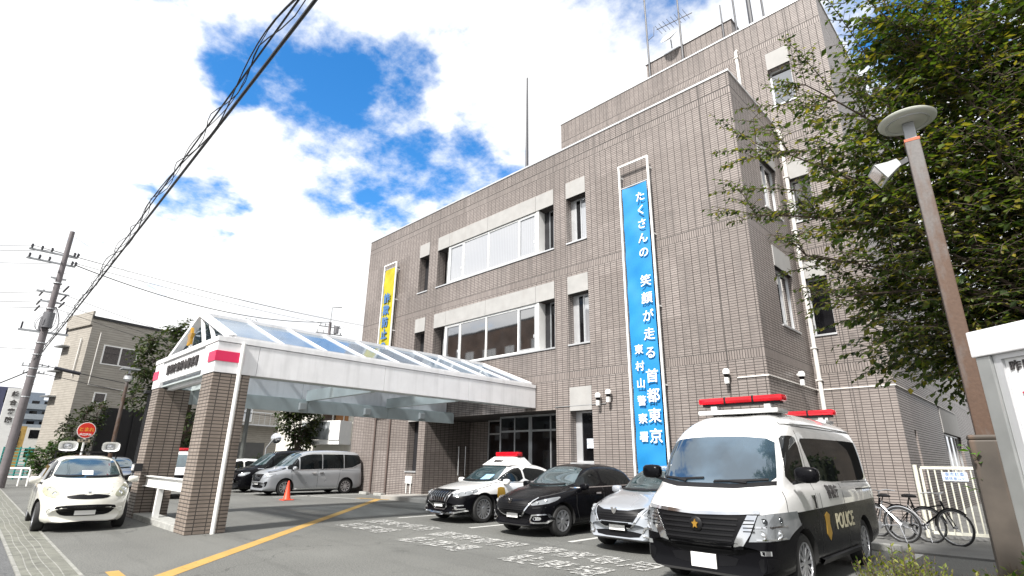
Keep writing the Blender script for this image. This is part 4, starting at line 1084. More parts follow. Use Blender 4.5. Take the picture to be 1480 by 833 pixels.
car('parked_sedan', 'glossy black sedan parked between the police sedan and the silver sedan', 'car', (-8.72, 11.2, 0), HD - .02, S_allion(), b_allion(P_BLACK, 1.475), 'sedans parked in front of the police station')
car('parked_sedan', 'silver sedan partly hidden by the police van', 'car', (-5.98, 11.05, 0), HD, S_allion(), b_allion(P_SILVER, 1.475), 'sedans parked in front of the police station')
# ---- police van ---------------------------------------------------------------
SV = dict(W=1.88, r=.345, ax=(1.56, -1.38), fb=.22, rb=.05, bx0=1.0, tum=.13, rr=.2, rz=.2, H=2.26, spokes=12, rimk=.7,
    zt=[(-2.61, .6), (-2.6, 1.4), (-2.56, 1.9), (-2.45, 2.14), (-2.2, 2.25), (0, 2.285), (.6, 2.27), (1.05, 2.2), (1.4, 2.08), (1.62, 1.96), (2.08, 1.42), (2.18, 1.31), (2.3, 1.25), (2.48, 1.13), (2.57, 1.0), (2.6, .85), (2.615, .6)],
    belt=[(-2.61, .55), (-2.56, 1.2), (-2.3, 1.28), (1.5, 1.28), (2.0, 1.22), (2.2, 1.14), (2.48, 1.0), (2.57, .86), (2.615, .55)],
    w=[(-2.61, .82), (-2.5, .90), (-2.2, .93), (-1.6, .94), (1.5, .94), (2.1, .915), (2.4, .87), (2.56, .82), (2.615, .76)],
    z0=[(-2.61, .36), (-2.3, .3), (-1.8, .26), (1.9, .24), (2.4, .22), (2.615, .26)])
def b_van(B, S):
    S['paint'] = P_WHITE
    B.make(P_WHITE, P_BLACK, (.965, -.01))
    ws = B.patch('windscreen', [(-.80, 1.30), (-.4, 1.255), (.4, 1.255), (.80, 1.30), (.76, 1.62), (.72, 1.85), (.3, 1.89), (-.3, 1.89), (-.72, 1.85), (-.76, 1.62)], 'F', glassy('van_windscreen', (.03, .05, .07), .14, rough=.03, tint=(.8, .9, 1), coords='obj'), rnd=1, grid=.04)
    B.ribbon('screen_seal', [[(-.80, 1.295), (-.4, 1.25), (.4, 1.25), (.80, 1.295)]], 'F', BPLAS, w=.05, off=.006, parent=ws)
    wiper(B, [[(.72, 1.33), (.45, 1.31), (.1, 1.29)], [(-.06, 1.33), (-.4, 1.31), (-.7, 1.33)], [(.5, 1.285), (.3, 1.30)], [(-.3, 1.285), (-.45, 1.31)]], ws)
    gr = B.patch('grille', [(-.60, .93), (.60, .93), (.56, .78), (.44, .50), (.3, .46), (-.3, .46), (-.44, .50), (-.56, .78)], 'F', GRILL, off=.01)
    B.ribbon('grille_bar', [[(-.5 + .18 * max(0, (.86 - z)) * 2, z), (.5 - .18 * max(0, (.86 - z)) * 2, z)] for z in (.88, .82, .76, .70, .64, .58, .52)], 'F', BPLAS, w=.02, off=.014, raise_=.01, parent=gr)
    B.ribbon('grille_surround', [[(-.72, .965), (-.4, .945), (0, .93), (.4, .945), (.72, .965)]], 'F', CHROME, w=.04, off=.012, raise_=.014, parent=gr)
    for sg in (1, -1):
        B.patch('grille_wing', [(sg * .60, .93), (sg * .70, .93), (sg * .62, .72), (sg * .52, .56), (sg * .40, .54), (sg * .46, .66)], 'F', CHROME, off=.018, parent=gr)
        B.ribbon('wing_slit', [[(sg * .55, z), (sg * .67, z + .004)] for z in (.87, .83, .79, .75)], 'F', GRILL, w=.012, off=.026, parent=gr)
        hl = B.patch('headlight', [(sg * .71, .93), (sg * .80, .95), (sg * .93, .965), (sg * .935, .80), (sg * .90, .66), (sg * .60, .64), (sg * .66, .78)], 'F', LAMPG, grid=.03, off=.008)
        for y, z, r_ in ((.74, .72, .055), (.76, .86, .045), (.86, .73, .05), (.87, .88, .04)):
            p, n_ = B.hit(sg * y, z, 'F', .004)
            M = Matrix.Translation(p) @ (n_ * .3 + Vector((1, 0, 0))).to_track_quat('Z', 'Y').to_matrix().to_4x4()
            MB().lathe([(r_, -.02), (r_ * .9, .008), (r_ * .6, .0), (0, .012)], 18, M).obj('lens', LENS if z < .8 else LAMPD, hl, local=True, smooth=True)
        B.ribbon('lamp_guide', [[(sg * .68, .80), (sg * .9, .81)], [(sg * .68, .665), (sg * .89, .675)]], 'F', CHROME, w=.018, off=.012, raise_=.004, parent=hl)
        B.patch('fog_lamp', rects(sg * .76 - .05, sg * .76 + .05, .50, .55), 'F', LENS)
        B.patch('bumper_vent', [(sg * .66, .46), (sg * .86, .48), (sg * .84, .34), (sg * .7, .3)], 'F', GRILL, rnd=1)
    B.patch('lower_intake', [(-.45, .46), (.45, .46), (.38, .33), (-.38, .33)], 'F', GRILL, rnd=1)
    p, n_ = B.hit(0, .80, 'F', .03)
    M = Matrix.Translation(p) @ Matrix(((0, 0, 1), (1, 0, 0), (0, 1, 0))).to_4x4()
    m = MB(); m.lathe([(.085, -.02), (.085, .0), (.07, .012), (0, .014)], 24, M); m.obj('badge', BPLAS, gr, local=True, smooth=True)
    m = MB(); m.prism([(a * .22, b_ * .22) for a, b_ in star], .01, .035, M); m.obj('emblem', GOLD, gr, local=True)
    plate(B, .375)
    for a in 'LR':
        B.patch('side_window', [(1.78, 1.30), (1.0, 1.285), (1.0, 1.88), (1.12, 1.915), (1.48, 1.90), (1.62, 1.7)], a, CGL, rnd=1, grid=.05)
        B.patch('side_window', [(.78, 1.90), (.86, 1.84), (.62, 1.40), (.35, 1.285), (-2.2, 1.285), (-2.34, 1.36), (-2.3, 1.88), (-2.2, 1.93)], a, CGL, rnd=1, grid=.06)
        B.ribbon('door_seam', [[(1.95, 1.2), (2.0, .9), (1.9, .8)], [(.92, 2.0), (.9, 1.2), (.92, .4)], [(-.4, 1.26), (-.4, .3)], [(-.6, 1.27), (-2.4, 1.26)], [(.9, 2.06), (-2.3, 2.08)], [(.9, .34), (-.4, .32)]], a, SEAM, w=.012)
        B.ribbon('door_handle', [[(1.02, 1.05), (1.1, 1.05)]], a, BPLAS, w=.16, off=.008, raise_=.02)
        B.ribbon('door_handle', [[(.8, 1.05), (.82, 1.05)]], a, BPLAS, w=.2, off=.008, raise_=.02)
        B.ribbon('slide_rail', [[(-1.2, 1.16), (-2.3, 1.15)]], a, BPLAS, w=.02, off=.006)
        # rain line on the roof side
        B.ribbon('roof_gutter', [[(1.2, 2.08), (0, 2.12), (-2.3, 2.10)]], a, P_WHITE, w=.02, off=.006, raise_=.012)
        B.patch('crest', [(.57, .90), (.68, .86), (.65, .74), (.68, .62), (.57, .53), (.46, .62), (.49, .74), (.46, .86)], a, POLG, off=.004)
    def side_text(s_, size, x, z, mat, off=0, ls=1):
        q, n_ = B.hit(x, z, 'L', .0)
        o = text(s_, size, frame((x, 1.0, z), (-1, 0, 0), (0, 0, 1)), mat, 'lettering', B.body, ext=.001, bold=off, local=True)
        bm = bmesh.new(); bm.from_mesh(o.data)
        for v in bm.verts: q, n_ = B.hit(v.co.x, v.co.z, 'L', .004 + (v.co.y - 1.0)); v.co = q
        bm.to_mesh(o.data); bm.free(); return o
    side_text('POLICE', .29, -.27, .74, pbr('lettering_gold', (.6, .56, .40), .5), .009)
    side_text('警視庁', .19, .1, 1.14, TK, .005)
    mirror(B, 1.72, 1.1, 1.40, P_BLACK, 1.35, .1)
    # roof platform with two red light bars
    m = MB(); m.box(.55, 1.0, -.62, .62, 2.26, 2.33); m.obj('light_bar_platform', P_WHITE, B.p, local=True, bevel=.02)
    for sy in (.42, -.42):
        m = MB(); m.box(.66, .84, sy - .05, sy + .05, 2.33, 2.41); m.obj('light_bar_foot', P_WHITE, B.p, local=True, bevel=.008)
    def bar(x, y0, y1, z, segs):
        m = MB(); m.box(x - .12, x + .12, y0, y1, z + .02, z + .12); o = m.obj('light_bar', REDL, B.p, local=True, bevel=.035, smooth=True)
        m = MB(); m.box(x - .09, x + .09, y0 + .06, y1 - .06, z - .015, z + .03); m.obj('light_bar_base', BPLAS, o, local=True)
        for s_ in segs: m = MB(); m.box(x - .124, x + .124, s_ - .02, s_ + .02, z + .016, z + .124); m.obj('light_bar_divider', BPLAS, o, local=True, bevel=.02)
    bar(.75, -.66, .66, 2.42, (-.22, .22))
    m = MB(); m.box(-2.1, -1.6, -.5, .55, 2.25, 2.31); m.obj('light_bar_platform', P_WHITE, B.p, local=True, bevel=.02)
    for sy in (.42, -.42): m = MB(); m.box(-1.92, -1.78, sy - .04, sy + .04, 2.3, 2.38); m.obj('light_bar_foot', P_WHITE, B.p, local=True)
    bar(-1.85, -.66, .66, 2.38, (-.22, .22))
    m = MB(); m.box(-.5, .3, .97, 1.02, .3, .36)
    B.ribbon('side_step', [[(1.0, .32), (-.9, .32)]], 'L', BPLAS, w=.05, off=.01, raise_=.03)
van = car('police_van', 'black and white high roof police van with two red light bars', 'police van', (-3.46, 9.5, 0), HD, SV, b_van)
# ---- small white hatchback ------------------------------------------------------
SM = dict(W=1.665, r=.29, ax=(1.17, -1.28), fb=.34, rb=.2, bx0=.2, tum=.34, rr=.2, rz=.12, H=1.52, spokes=8, style='cover', rimk=.66,
    zt=[(-1.89, .5), (-1.87, .85), (-1.8, 1.05), (-1.62, 1.3), (-1.4, 1.42), (-1.0, 1.49), (-.35, 1.525), (.05, 1.50), (.3, 1.42), (.95, 1.08), (1.1, 1.02), (1.35, .965), (1.62, .87), (1.78, .74), (1.86, .62), (1.89, .48)],
    belt=[(-1.89, .45), (-1.8, .95), (-1.4, 1.02), (-.3, .96), (.8, .92), (1.1, .90), (1.45, .80), (1.75, .64), (1.89, .42)],
    w=[(-1.89, .62), (-1.75, .75), (-1.4, .82), (-1, .832), (1.0, .832), (1.4, .80), (1.7, .74), (1.84, .68), (1.89, .6)],
    z0=[(-1.89, .3), (-1.5, .2), (1.4, .18), (1.75, .18), (1.89, .22)])
def b_micra(B, S):
    S['paint'] = P_PEARL
    B.make(P_PEARL)
    ws = B.patch('windscreen', [(-.63, 1.06), (-.3, 1.035), (.3, 1.035), (.63, 1.06), (.55, 1.26), (.49, 1.42), (.2, 1.455), (-.2, 1.455), (-.49, 1.42), (-.55, 1.26)], 'F', WSG, rnd=1, grid=.04)
    wiper(B, [[(.58, 1.08), (.3, 1.065), (-.05, 1.055)], [(-.08, 1.08), (-.35, 1.07), (-.6, 1.085)]], ws)
    B.patch('permit_card', rects(-.12, .08, 1.10, 1.19), 'F', PLATE, off=.006, parent=ws)
    B.patch('rear_window', [(-.5, 1.12), (.5, 1.12), (.42, 1.38), (-.42, 1.38)], 'B', CGL, rnd=1)
    for a in 'LR':
        B.patch('side_window', [(.84, .99), (.0, .99), (.0, 1.41), (.24, 1.38), (.52, 1.22)], a, CGL, rnd=1, grid=.04)
        B.patch('side_window', [(-.07, .99), (-.95, 1.06), (-1.2, 1.16), (-1.05, 1.32), (-.7, 1.40), (-.07, 1.42)], a, CGL, rnd=1, grid=.04)
        B.ribbon('door_seam', [[(.86, .97), (.86, .5), (.8, .27)], [(-.03, .98), (-.03, .27)], [(-.98, 1.0), (-.86, .6), (-.78, .3)], [(.8, .26), (-.78, .26)]], a, SEAM, w=.011)
        B.ribbon('door_handle', [[(.22, .84), (.06, .845)]], a, P_PEARL, w=.04, off=.01, raise_=.02); B.ribbon('door_handle', [[(-.62, .87), (-.78, .875)]], a, P_PEARL, w=.04, off=.01, raise_=.02)
    gr = B.patch('grille', [(-.40, .70), (-.12, .73), (0, .715), (.12, .73), (.40, .70), (.32, .65), (0, .635), (-.32, .65)], 'F', GRILL, rnd=1, grid=.03, off=.006)
    lo = B.patch('lower_grille', [(-.54, .50), (-.3, .53), (.3, .53), (.54, .50), (.44, .35), (.3, .31), (-.3, .31), (-.44, .35)], 'F', GRILL, rnd=1, grid=.03, off=.006)
    B.ribbon('grille_bar', [[(-.4, z), (.4, z)] for z in (.48, .43, .38)], 'F', BPLAS, w=.012, off=.01, raise_=.006, parent=lo)
    for sg in (1, -1):
        hl = B.patch('headlight', [(sg * .46, .70), (sg * .50, .78), (sg * .58, .86), (sg * .66, .92), (sg * .74, .89), (sg * .76, .78), (sg * .7, .70), (sg * .56, .66)], 'F', pbr('hazed_lamp', (.34, .34, .25), .15, var=.15, scale=8, coat=1), rnd=1, grid=.03, off=.01)
        for y, z, r_ in ((.56, .745, .05), (.65, .82, .045)):
            p, n_ = B.hit(sg * y, z, 'F', .008)
            M = Matrix.Translation(p) @ (n_ * .3 + Vector((1, 0, 0))).to_track_quat('Z', 'Y').to_matrix().to_4x4()
            MB().lathe([(r_, -.02), (r_ * .9, .008), (r_ * .6, .0), (0, .012)], 18, M).obj('lens', LENS, hl, local=True, smooth=True)
        p, n_ = B.hit(sg * .60, .42, 'F', .004)
        M = Matrix.Translation(p) @ (n_ * .5 + Vector((1, 0, 0))).to_track_quat('Z', 'Y').to_matrix().to_4x4()
        MB().lathe([(.05, -.01), (.05, .01), (.038, .012), (.036, .004), (0, .01)], 18, M).obj('fog_lamp', pbr('fog_pale', (.6, .6, .55), .2), B.p, local=True, smooth=True)
    B.ribbon('bonnet_seam', [[(-.45, .93), (-.42, .78), (-.34, .725), (0, .74), (.34, .725), (.42, .78), (.45, .93)]], 'F', SEAM, w=.007)
    p, n_ = B.hit(0, .78, 'F', .006)
    m = MB(); m.lathe([(.035, 0), (.03, .012), (0, .012)], 16, Matrix.Translation(p) @ n_.to_track_quat('Z', 'Y').to_matrix().to_4x4()); m.obj('badge', CHROME, B.p, local=True)
    plate(B, .415, w=.36, h=.18)
    mirror(B, .72, .90, 1.0, P_PEARL)
    m = MB(); m.tube([(-.1, 0, 1.5), (-.28, 0, 1.62)], .006, 6); m.obj('aerial', BPLAS, B.p, local=True)
    # roof rack and twin loudspeaker horns
    m = MB(); m.beam((-.35, -.62, 1.60), (-.35, .62, 1.60), .03, .035)
    for sy in (-.6, .6): m.beam((-.35, sy, 1.44), (-.35, sy, 1.6), .03, .03)
    m.obj('roof_rack', BPLAS, B.p, local=True)
    for sy in (-.42, .42):
        c = Vector((-.2, sy, 1.73)); m = MB(); rings = []
        for (dx, a, b_) in ((-.32, .05, .05), (-.2, .07, .06), (-.05, .13, .085), (.05, .18, .11), (.07, .185, .115), (.055, .165, .098), (-.02, .10, .06), (-.1, .05, .04)):
            for k in range(20):
                an = 2 * PI * k / 20; cx = math.copysign(abs(math.cos(an)) ** .55, math.cos(an)); cy = math.copysign(abs(math.sin(an)) ** .55, math.sin(an))
                m.v.append(c + Vector((dx, a * cx, b_ * cy)))
        for i in range(7):
            for k in range(20): m.f.append([i * 20 + k, i * 20 + (k + 1) % 20, (i + 1) * 20 + (k + 1) % 20, (i + 1) * 20 + k]); m.m.append(0)
        m.f.append(list(range(20))); m.m.append(0); m.f.append(list(range(140, 160))); m.m.append(0)
        hn = m.obj('loudspeaker', WPAINT, B.p, local=True, smooth=True)
        M = Matrix.Translation(c + Vector((-.05, 0, 0))) @ Matrix(((0, 0, 1), (1, 0, 0), (0, 1, 0))).to_4x4()
        MB().lathe([(.075, 0), (.08, .05), (.045, .07), (.04, .1), (0, .115)], 18, M).obj('horn_throat', SILV, hn, local=True, smooth=True)
        m = MB(); m.beam(c + Vector((-.15, 0, -.06)), c + Vector((-.15, 0, -.14)), .04, .04); m.obj('speaker_foot', STEEL, hn, local=True)
car('parked_hatchback', 'small cream white hatchback with two loudspeakers on its roof rack', 'car', (-16.75, 2.55, 0), math.radians(-3), SM, b_micra)
# ---- minivan ----------------------------------------------------------------------
SN = dict(W=1.695, r=.325, ax=(1.42, -1.45), fb=.26, rb=.08, bx0=.5, tum=.2, rr=.2, rz=.16, H=1.87, spokes=10, rimk=.7, style='twist',
    zt=[(-2.385, .6), (-2.37, 1.2), (-2.3, 1.6), (-2.2, 1.78), (-1.9, 1.85), (-.6, 1.875), (.2, 1.84), (.65, 1.74), (1.45, 1.20), (1.62, 1.13), (1.9, 1.07), (2.18, .98), (2.32, .88), (2.37, .75), (2.385, .55)],
    belt=[(-2.385, .55), (-2.3, 1.02), (-1.5, 1.04), (0, .98), (1.4, .96), (1.7, .95), (2.15, .86), (2.34, .68), (2.385, .5)],
    w=[(-2.385, .74), (-2.25, .82), (-1.9, .8475), (1.6, .8475), (2.0, .82), (2.25, .78), (2.35, .72), (2.385, .66)],
    z0=[(-2.385, .3), (-2.0, .2), (2.0, .18), (2.385, .22)])
def b_mini(pm, beltdark=True):
    def f(B, S):
        S['paint'] = pm; B.make(pm)
        ws = B.patch('windscreen', [(-.68, 1.2), (-.3, 1.17), (.3, 1.17), (.68, 1.2), (.6, 1.5), (.54, 1.68), (.2, 1.74), (-.2, 1.74), (-.54, 1.68), (-.6, 1.5)], 'F', WSG, rnd=1)
        for a in 'LR':
            B.patch('side_window', [(1.42, 1.06), (1.0, 1.04), (.86, 1.04), (.86, 1.52), (.98, 1.44)], a, CGL, rnd=1)
            B.patch('side_window', [(.80, 1.05), (-.22, 1.08), (-.22, 1.70), (.2, 1.70), (.5, 1.66), (.80, 1.56)], a, CGL, rnd=0)
            B.patch('side_window', [(-.27, 1.08), (-1.3, 1.10), (-1.3, 1.71), (-.27, 1.70)], a, CGL, rnd=0)
            B.patch('side_window', [(-1.35, 1.10), (-1.75, 1.14), (-2.28, 1.36), (-2.24, 1.64), (-2.1, 1.70), (-1.35, 1.71)], a, CGL, rnd=0)
            B.ribbon('window_trim', [[(1.5, 1.03), (.0, 1.04), (-1.5, 1.08), (-1.8, 1.11), (-2.3, 1.33)]], a, CHROME, w=.022, off=.006)
            B.ribbon('door_seam', [[(1.2, 1.0), (1.15, .6), (1.02, .27)], [(-.02, 1.02), (-.02, .27)], [(-1.12, 1.06), (-1.05, .6), (-1.0, .3)], [(1.0, .26), (-1.0, .26)], [(-1.2, 1.0), (-2.3, .98)]], a, SEAM, w=.011)
            B.ribbon('door_handle', [[(.26, .90), (.07, .905)]], a, CHROME, w=.035, off=.01, raise_=.02); B.ribbon('door_handle', [[(-.1, .90), (-.28, .905)]], a, CHROME, w=.035, off=.01, raise_=.02)
            B.ribbon('sill_trim', [[(1.0, .27), (-1.0, .27)]], a, CHROME, w=.025, off=.008)
            B.ribbon('bonnet_trim', [[(2.1, .93), (1.7, 1.02), (1.4, 1.1)]], a, GRILL, w=.05, off=.004)
        gr = B.patch('grille', [(-.5, .86), (.5, .86), (.44, .68), (.36, .58), (-.36, .58), (-.44, .68)], 'F', GRILL, off=.01)
        B.ribbon('grille_bar', [[(-.44, z), (.44, z)] for z in (.82, .77, .72, .67, .62)], 'F', CHROME, w=.012, off=.012, raise_=.006, parent=gr)
        B.patch('lower_intake', [(-.55, .42), (.55, .42), (.48, .3), (-.48, .3)], 'F', GRILL, rnd=1)
        for sg in (1, -1):
            hl = B.patch('headlight', [(sg * .52, .80), (sg * .76, .90), (sg * .8, .84), (sg * .76, .72), (sg * .54, .70)], 'F', LAMPG, rnd=1, grid=.03, off=.008)
            B.ribbon('lamp_guide', [[(sg * .54, .76), (sg * .76, .82)], [(sg * .54, .73), (sg * .75, .77)]], 'F', LENS, w=.02, off=.012, parent=hl)
            B.patch('bumper_vent', [(sg * .62, .55), (sg * .74, .58), (sg * .7, .36), (sg * .62, .36)], 'F', GRILL, rnd=1)
        plate(B, .52)
        mirror(B, 1.12, .93, 1.10, pm, 1.1)
    return f
car('parked_minivan', 'silver minivan with dark side windows parked against the tiled wall', 'car', (-24.75, 12.05, 0), HD + .02, SN, b_mini(P_SILV2))
SN2 = dict(SN); car('parked_minivan', 'black minivan between the silver minivan and the white car', 'car', (-27.45, 12.0, 0), HD + .02, SN2, b_mini(P_BLACK))
car('parked_sedan', 'white car at the left end of the row behind the near canopy column', 'car', (-30.25, 10.9, 0), HD + .02, S_allion(), b_allion(P_WHITE, 1.475), 'sedans parked in front of the police station')
car('parked_sedan', 'silver car in the distance between the white hatchback and the far canopy column', 'car', (-31.8, 5.9, 0), math.radians(-5), S_allion(), b_allion(P_SILV2, 1.475), 'sedans parked in front of the police station')
# ---- small police jeep --------------------------------------------------------------
SJ = dict(W=1.475, r=.33, ax=(1.12, -1.13), fb=.06, rb=.04, bx0=1.0, tum=.12, rr=.12, rz=.1, H=1.72, spokes=6, rimk=.6,
    zt=[(-1.69, .6), (-1.68, 1.4), (-1.62, 1.64), (-1.5, 1.71), (.25, 1.72), (.42, 1.64), (.72, 1.1), (.8, 1.05), (1.5, 1.0), (1.63, .95), (1.68, .8), (1.69, .55)],
    belt=[(-1.69, .55), (-1.6, 1.0), (.7, 1.0), (1.5, .93), (1.69, .5)], w=[(-1.69, .70), (-1.5, .73), (.8, .735), (1.5, .72), (1.69, .70)], z0=[(-1.69, .4), (-1.3, .32), (1.3, .32), (1.69, .4)])
def b_jeep(B, S):
    S['paint'] = P_WHITE; B.make(P_WHITE, P_BLACK, (.86, 0))
    B.patch('windscreen', [(-.56, 1.12), (.56, 1.12), (.52, 1.6), (-.52, 1.6)], 'F', WSG, rnd=1)
    for a in 'LR':
        for x0, x1 in ((.06, .5), (-.62, .0), (-1.5, -.7)): B.patch('side_window', [(x1 + (.1 if x1 == .5 else 0), 1.06), (x0, 1.06), (x0, 1.56), (x1 - (.05 if x1 == .5 else 0), 1.56)], a, CGL)
        B.ribbon('door_seam', [[(.62, 1.02), (.6, .4)], [(-.66, 1.02), (-.64, .4)]], a, SEAM)
        B.ribbon('wheel_flare', [[(ax_ + .42 * math.cos(t_), .33 + .42 * math.sin(t_)) for t_ in [PI * k / 10 for k in range(11)]] for ax_ in S['ax']], a, BPLAS, w=.08, off=.01, raise_=.03)
    text('警視庁', .17, frame((-.3, -.745, .94), (1, 0, 0), (0, 0, 1)), TK, 'lettering', B.body, ext=.004, bold=.004, local=True)
    text('POLICE', .17, frame((-.3, -.75, .72), (1, 0, 0), (0, 0, 1)), TW, 'lettering', B.body, ext=.008, bold=.004, local=True)
    gr = B.patch('grille', rects(-.36, .36, .7, .86), 'F', GRILL)
    for sg in (1, -1): B.patch('headlight', [(sg * .58 + .09 * math.cos(k * PI / 6), .78 + .09 * math.sin(k * PI / 6)) for k in range(12)], 'F', LENS, off=.01)
    plate(B, .52)
    mirror(B, .5, .84, 1.14, BPLAS)
    m = MB(); m.box(-.15, .05, -.4, .4, 1.76, 1.86); m.obj('light_bar', REDL, B.p, local=True, bevel=.03, smooth=True)
    m = MB(); m.box(-.1, .0, -.3, .3, 1.69, 1.77); m.obj('light_bar_base', BPLAS, B.p, local=True)
car('police_jeep', 'small boxy black and white police jeep seen between the canopy columns', 'police car', (-25.6, 6.85, 0), math.radians(-22), SJ, b_jeep)
# ------------------------------------------------------------------ foliage
def leafmat(name, cols, rough=.5, trans=.35, scale=1.5):
    m = bpy.data.materials.new(name); t = NT(m); b = t.b
    g = t.N('ShaderNodeNewGeometry')
    rnd = g.outputs['Random Per Island']
    rp = t.N('ShaderNodeValToRGB'); e = rp.color_ramp.elements
    e[0].position = 0; e[0].color = (*cols[0], 1); e[1].position = 1; e[1].color = (*cols[-1], 1)
    for i, c in enumerate(cols[1:-1]):
        q = e.new((i + 1) / (len(cols) - 1)); q.color = (*c, 1)
    t.L(rnd, rp.inputs[0]); cc = rp.outputs[0]
    cc = t.mix(t.ramp(t.noise(g.outputs['Position'], scale), .35, .65), cc, t.mix(1.0, cc, (.6, .62, .5), 'MULTIPLY'))
    t.L(cc, b.inputs['Base Color']); b.inputs['Roughness'].default_value = rough
    tl = t.N('ShaderNodeBsdfTranslucent'); t.L(t.mix(1.0, cc, (1.6, 1.7, .7), 'MULTIPLY'), tl.inputs[0])
    mx = t.N('ShaderNodeMixShader'); mx.inputs[0].default_value = trans; t.L(b.outputs[0], mx.inputs[1]); t.L(tl.outputs[0], mx.inputs[2])
    t.L(mx.outputs[0], t.n['Material Output'].inputs[0]); return m
BARK = pbr('bark', (.075, .055, .042), .9, var=.35, scale=8, bump=.6, bscale=30)
L_NEAR = leafmat('leaves_keyaki', [(.012, .026, .007), (.03, .056, .012), (.058, .095, .017), (.09, .132, .023), (.14, .165, .03), (.27, .22, .035)], rough=.42, trans=.4)
L_DARK = leafmat('leaves_dark', [(.012, .025, .008), (.025, .045, .012), (.04, .065, .015), (.07, .08, .02)])
L_HEDGE = leafmat('leaves_hedge', [(.02, .05, .012), (.04, .09, .015), (.06, .12, .02)])
L_YEL = leafmat('leaves_yellow', [(.16, .20, .02), (.26, .27, .03), (.08, .14, .02), (.36, .34, .05)])
L_VINE = leafmat('leaves_vine', [(.06, .14, .02), (.10, .22, .03), (.13, .25, .04)])
def add_leaf(mb, p, d, n_, L, W):
    d = d.normalized(); s_ = d.cross(n_)
    if s_.length < 1e-4: s_ = d.orthogonal()
    s_.normalize(); n2 = s_.cross(d)
    b = len(mb.v)
    mb.v += [p, p + d * L * .45 + s_ * W * .5 + n2 * W * .12, p + d * L, p + d * L * .45 - s_ * W * .5 + n2 * W * .12, p + d * L * .45]
    mb.f += [[b, b + 1, b + 4], [b + 1, b + 2, b + 4], [b + 2, b + 3, b + 4], [b + 3, b, b + 4]]; mb.m += [0] * 4
def rv(rg, k=1): return Vector((rg.gauss(0, k), rg.gauss(0, k), rg.gauss(0, k)))
def bez(a, b, c, n=7): return [(a * (1 - t_) ** 2 + b * 2 * t_ * (1 - t_) + c * t_ * t_) for t_ in [i / n for i in range(n + 1)]]
def leafy_twig(mb, tw, rg, pts, L, W, step, droop=.5, start=.25, r=.006, fronds=0):
    tw.tube(pts, [r * (1 - .8 * i / (len(pts) - 1)) + .0012 for i in range(len(pts))], 4, cap=False)
    tot = 0; side = 1
    for i in range(len(pts) - 1):
        a, b = pts[i], pts[i + 1]; sl = (b - a).length; d = (b - a).normalized(); k = max(1, int(sl / step))
        for j in range(k):
            t_ = (i + j / k) / (len(pts) - 1)
            if t_ < start: continue
            p = a.lerp(b, j / k); s_ = d.cross(Vector((0, 0, 1)))
            if s_.length < .01: s_ = Vector((1, 0, 0))
            s_.normalize(); side = -side
            dd = d * .55 + s_ * side * .8 + Vector((0, 0, -droop * rg.uniform(.2, 1.2))) + rv(rg, .22)
            nn_ = Vector((0, 0, 1)) + rv(rg, .35)
            q = rg.uniform(.55, 1.4)
            add_leaf(mb, p, dd, nn_, L * q, W * q)
def tree(name, label, loc, ells, ntw, L, W, step, mat, rg, trunk_r=.12, group=None, droop=.5, tl=.7, cat_='tree', trunk_top=None, limbs=9):
    """ells: list of (cx,cy,cz,rx,ry,rz) world ellipsoids"""
    t_ = thing(name, label, cat_, loc, group=group)
    base = Vector(loc); cen = Vector((sum(e[0] for e in ells) / len(ells), sum(e[1] for e in ells) / len(ells), sum(e[2] for e in ells) / len(ells)))
    top = trunk_top or Vector((base.x * .6 + cen.x * .4, base.y * .6 + cen.y * .4, base.z + (cen.z - base.z) * .55))
    tw = MB(); lf = MB()
    tp = bez(base, Vector((base.x, base.y, (base.z + top.z) / 2)), top, 6); tw.tube(tp, [trunk_r * (1.15 - .45 * i / 6) for i in range(7)], 10)
    lb = []
    for k in range(limbs):
        e = ells[k % len(ells)]; g_ = Vector((e[0], e[1], e[2])) + Vector((rg.uniform(-.5, .5) * e[3], rg.uniform(-.5, .5) * e[4], rg.uniform(-.3, .6) * e[5]))
        st = tp[rg.randint(3, 6)]; pts = bez(st, st.lerp(g_, .4) + Vector((0, 0, (g_ - st).length * .18)), g_, 8)
        tw.tube(pts, [trunk_r * .5 * (1 - .85 * i / 8) + .006 for i in range(9)], 6, cap=False); lb += pts[2:]
    vol = [e[3] * e[4] * e[5] for e in ells]; 
    for k in range(ntw):
        e = rg.choices(ells, vol)[0]
        d = rv(rg).normalized(); rr = rg.uniform(.35, 1.0) ** .5 * rg.uniform(.82, 1.12)
        g_ = Vector((e[0] + d.x * e[3] * rr, e[1] + d.y * e[4] * rr, e[2] + d.z * e[5] * rr))
        st = min(lb, key=lambda q: (q - g_).length + rg.uniform(0, .35))
        if (g_ - st).length > tl * 1.6:      # secondary limb
            mid = st.lerp(g_, .55) + rv(rg, .06); tw.tube(bez(st, st.lerp(mid, .5) + Vector((0, 0, .1)), mid, 4), [.018, .015, .012, .01, .008], 5, cap=False); st2 = mid; lb.append(mid)
        else: st2 = st
        dirv = (g_ - st2); 
        if dirv.length < .1: dirv = d * .2
        ln = min(max(dirv.length, tl * .6), tl * 1.5); end = st2 + dirv.normalized() * ln
        pts = bez(st2, st2.lerp(end, .55) + Vector((0, 0, ln * .14)) + rv(rg, .03), end + Vector((0, 0, -ln * .06)), 6)
        leafy_twig(lf, tw, rg, pts, L, W, step, droop)
    tw.obj('trunk', BARK, t_, smooth=True); lf.obj('crown', mat, t_, fix=False)
    return t_
rg = random.Random(11)
# big near tree at the right
NT_ = thing('zelkova_tree', 'large leafy green tree overhanging the lamp post and notice board on the right', 'tree', (1.6, 9.6, 0))
tw = MB(); lf = MB(); base = Vector((1.6, 9.6, 0))
tp = bez(base, Vector((1.5, 9.5, 1.5)), Vector((1.2, 9.2, 3.0)), 6); tw.tube(tp, [.2, .18, .17, .16, .15, .14, .13], 12)
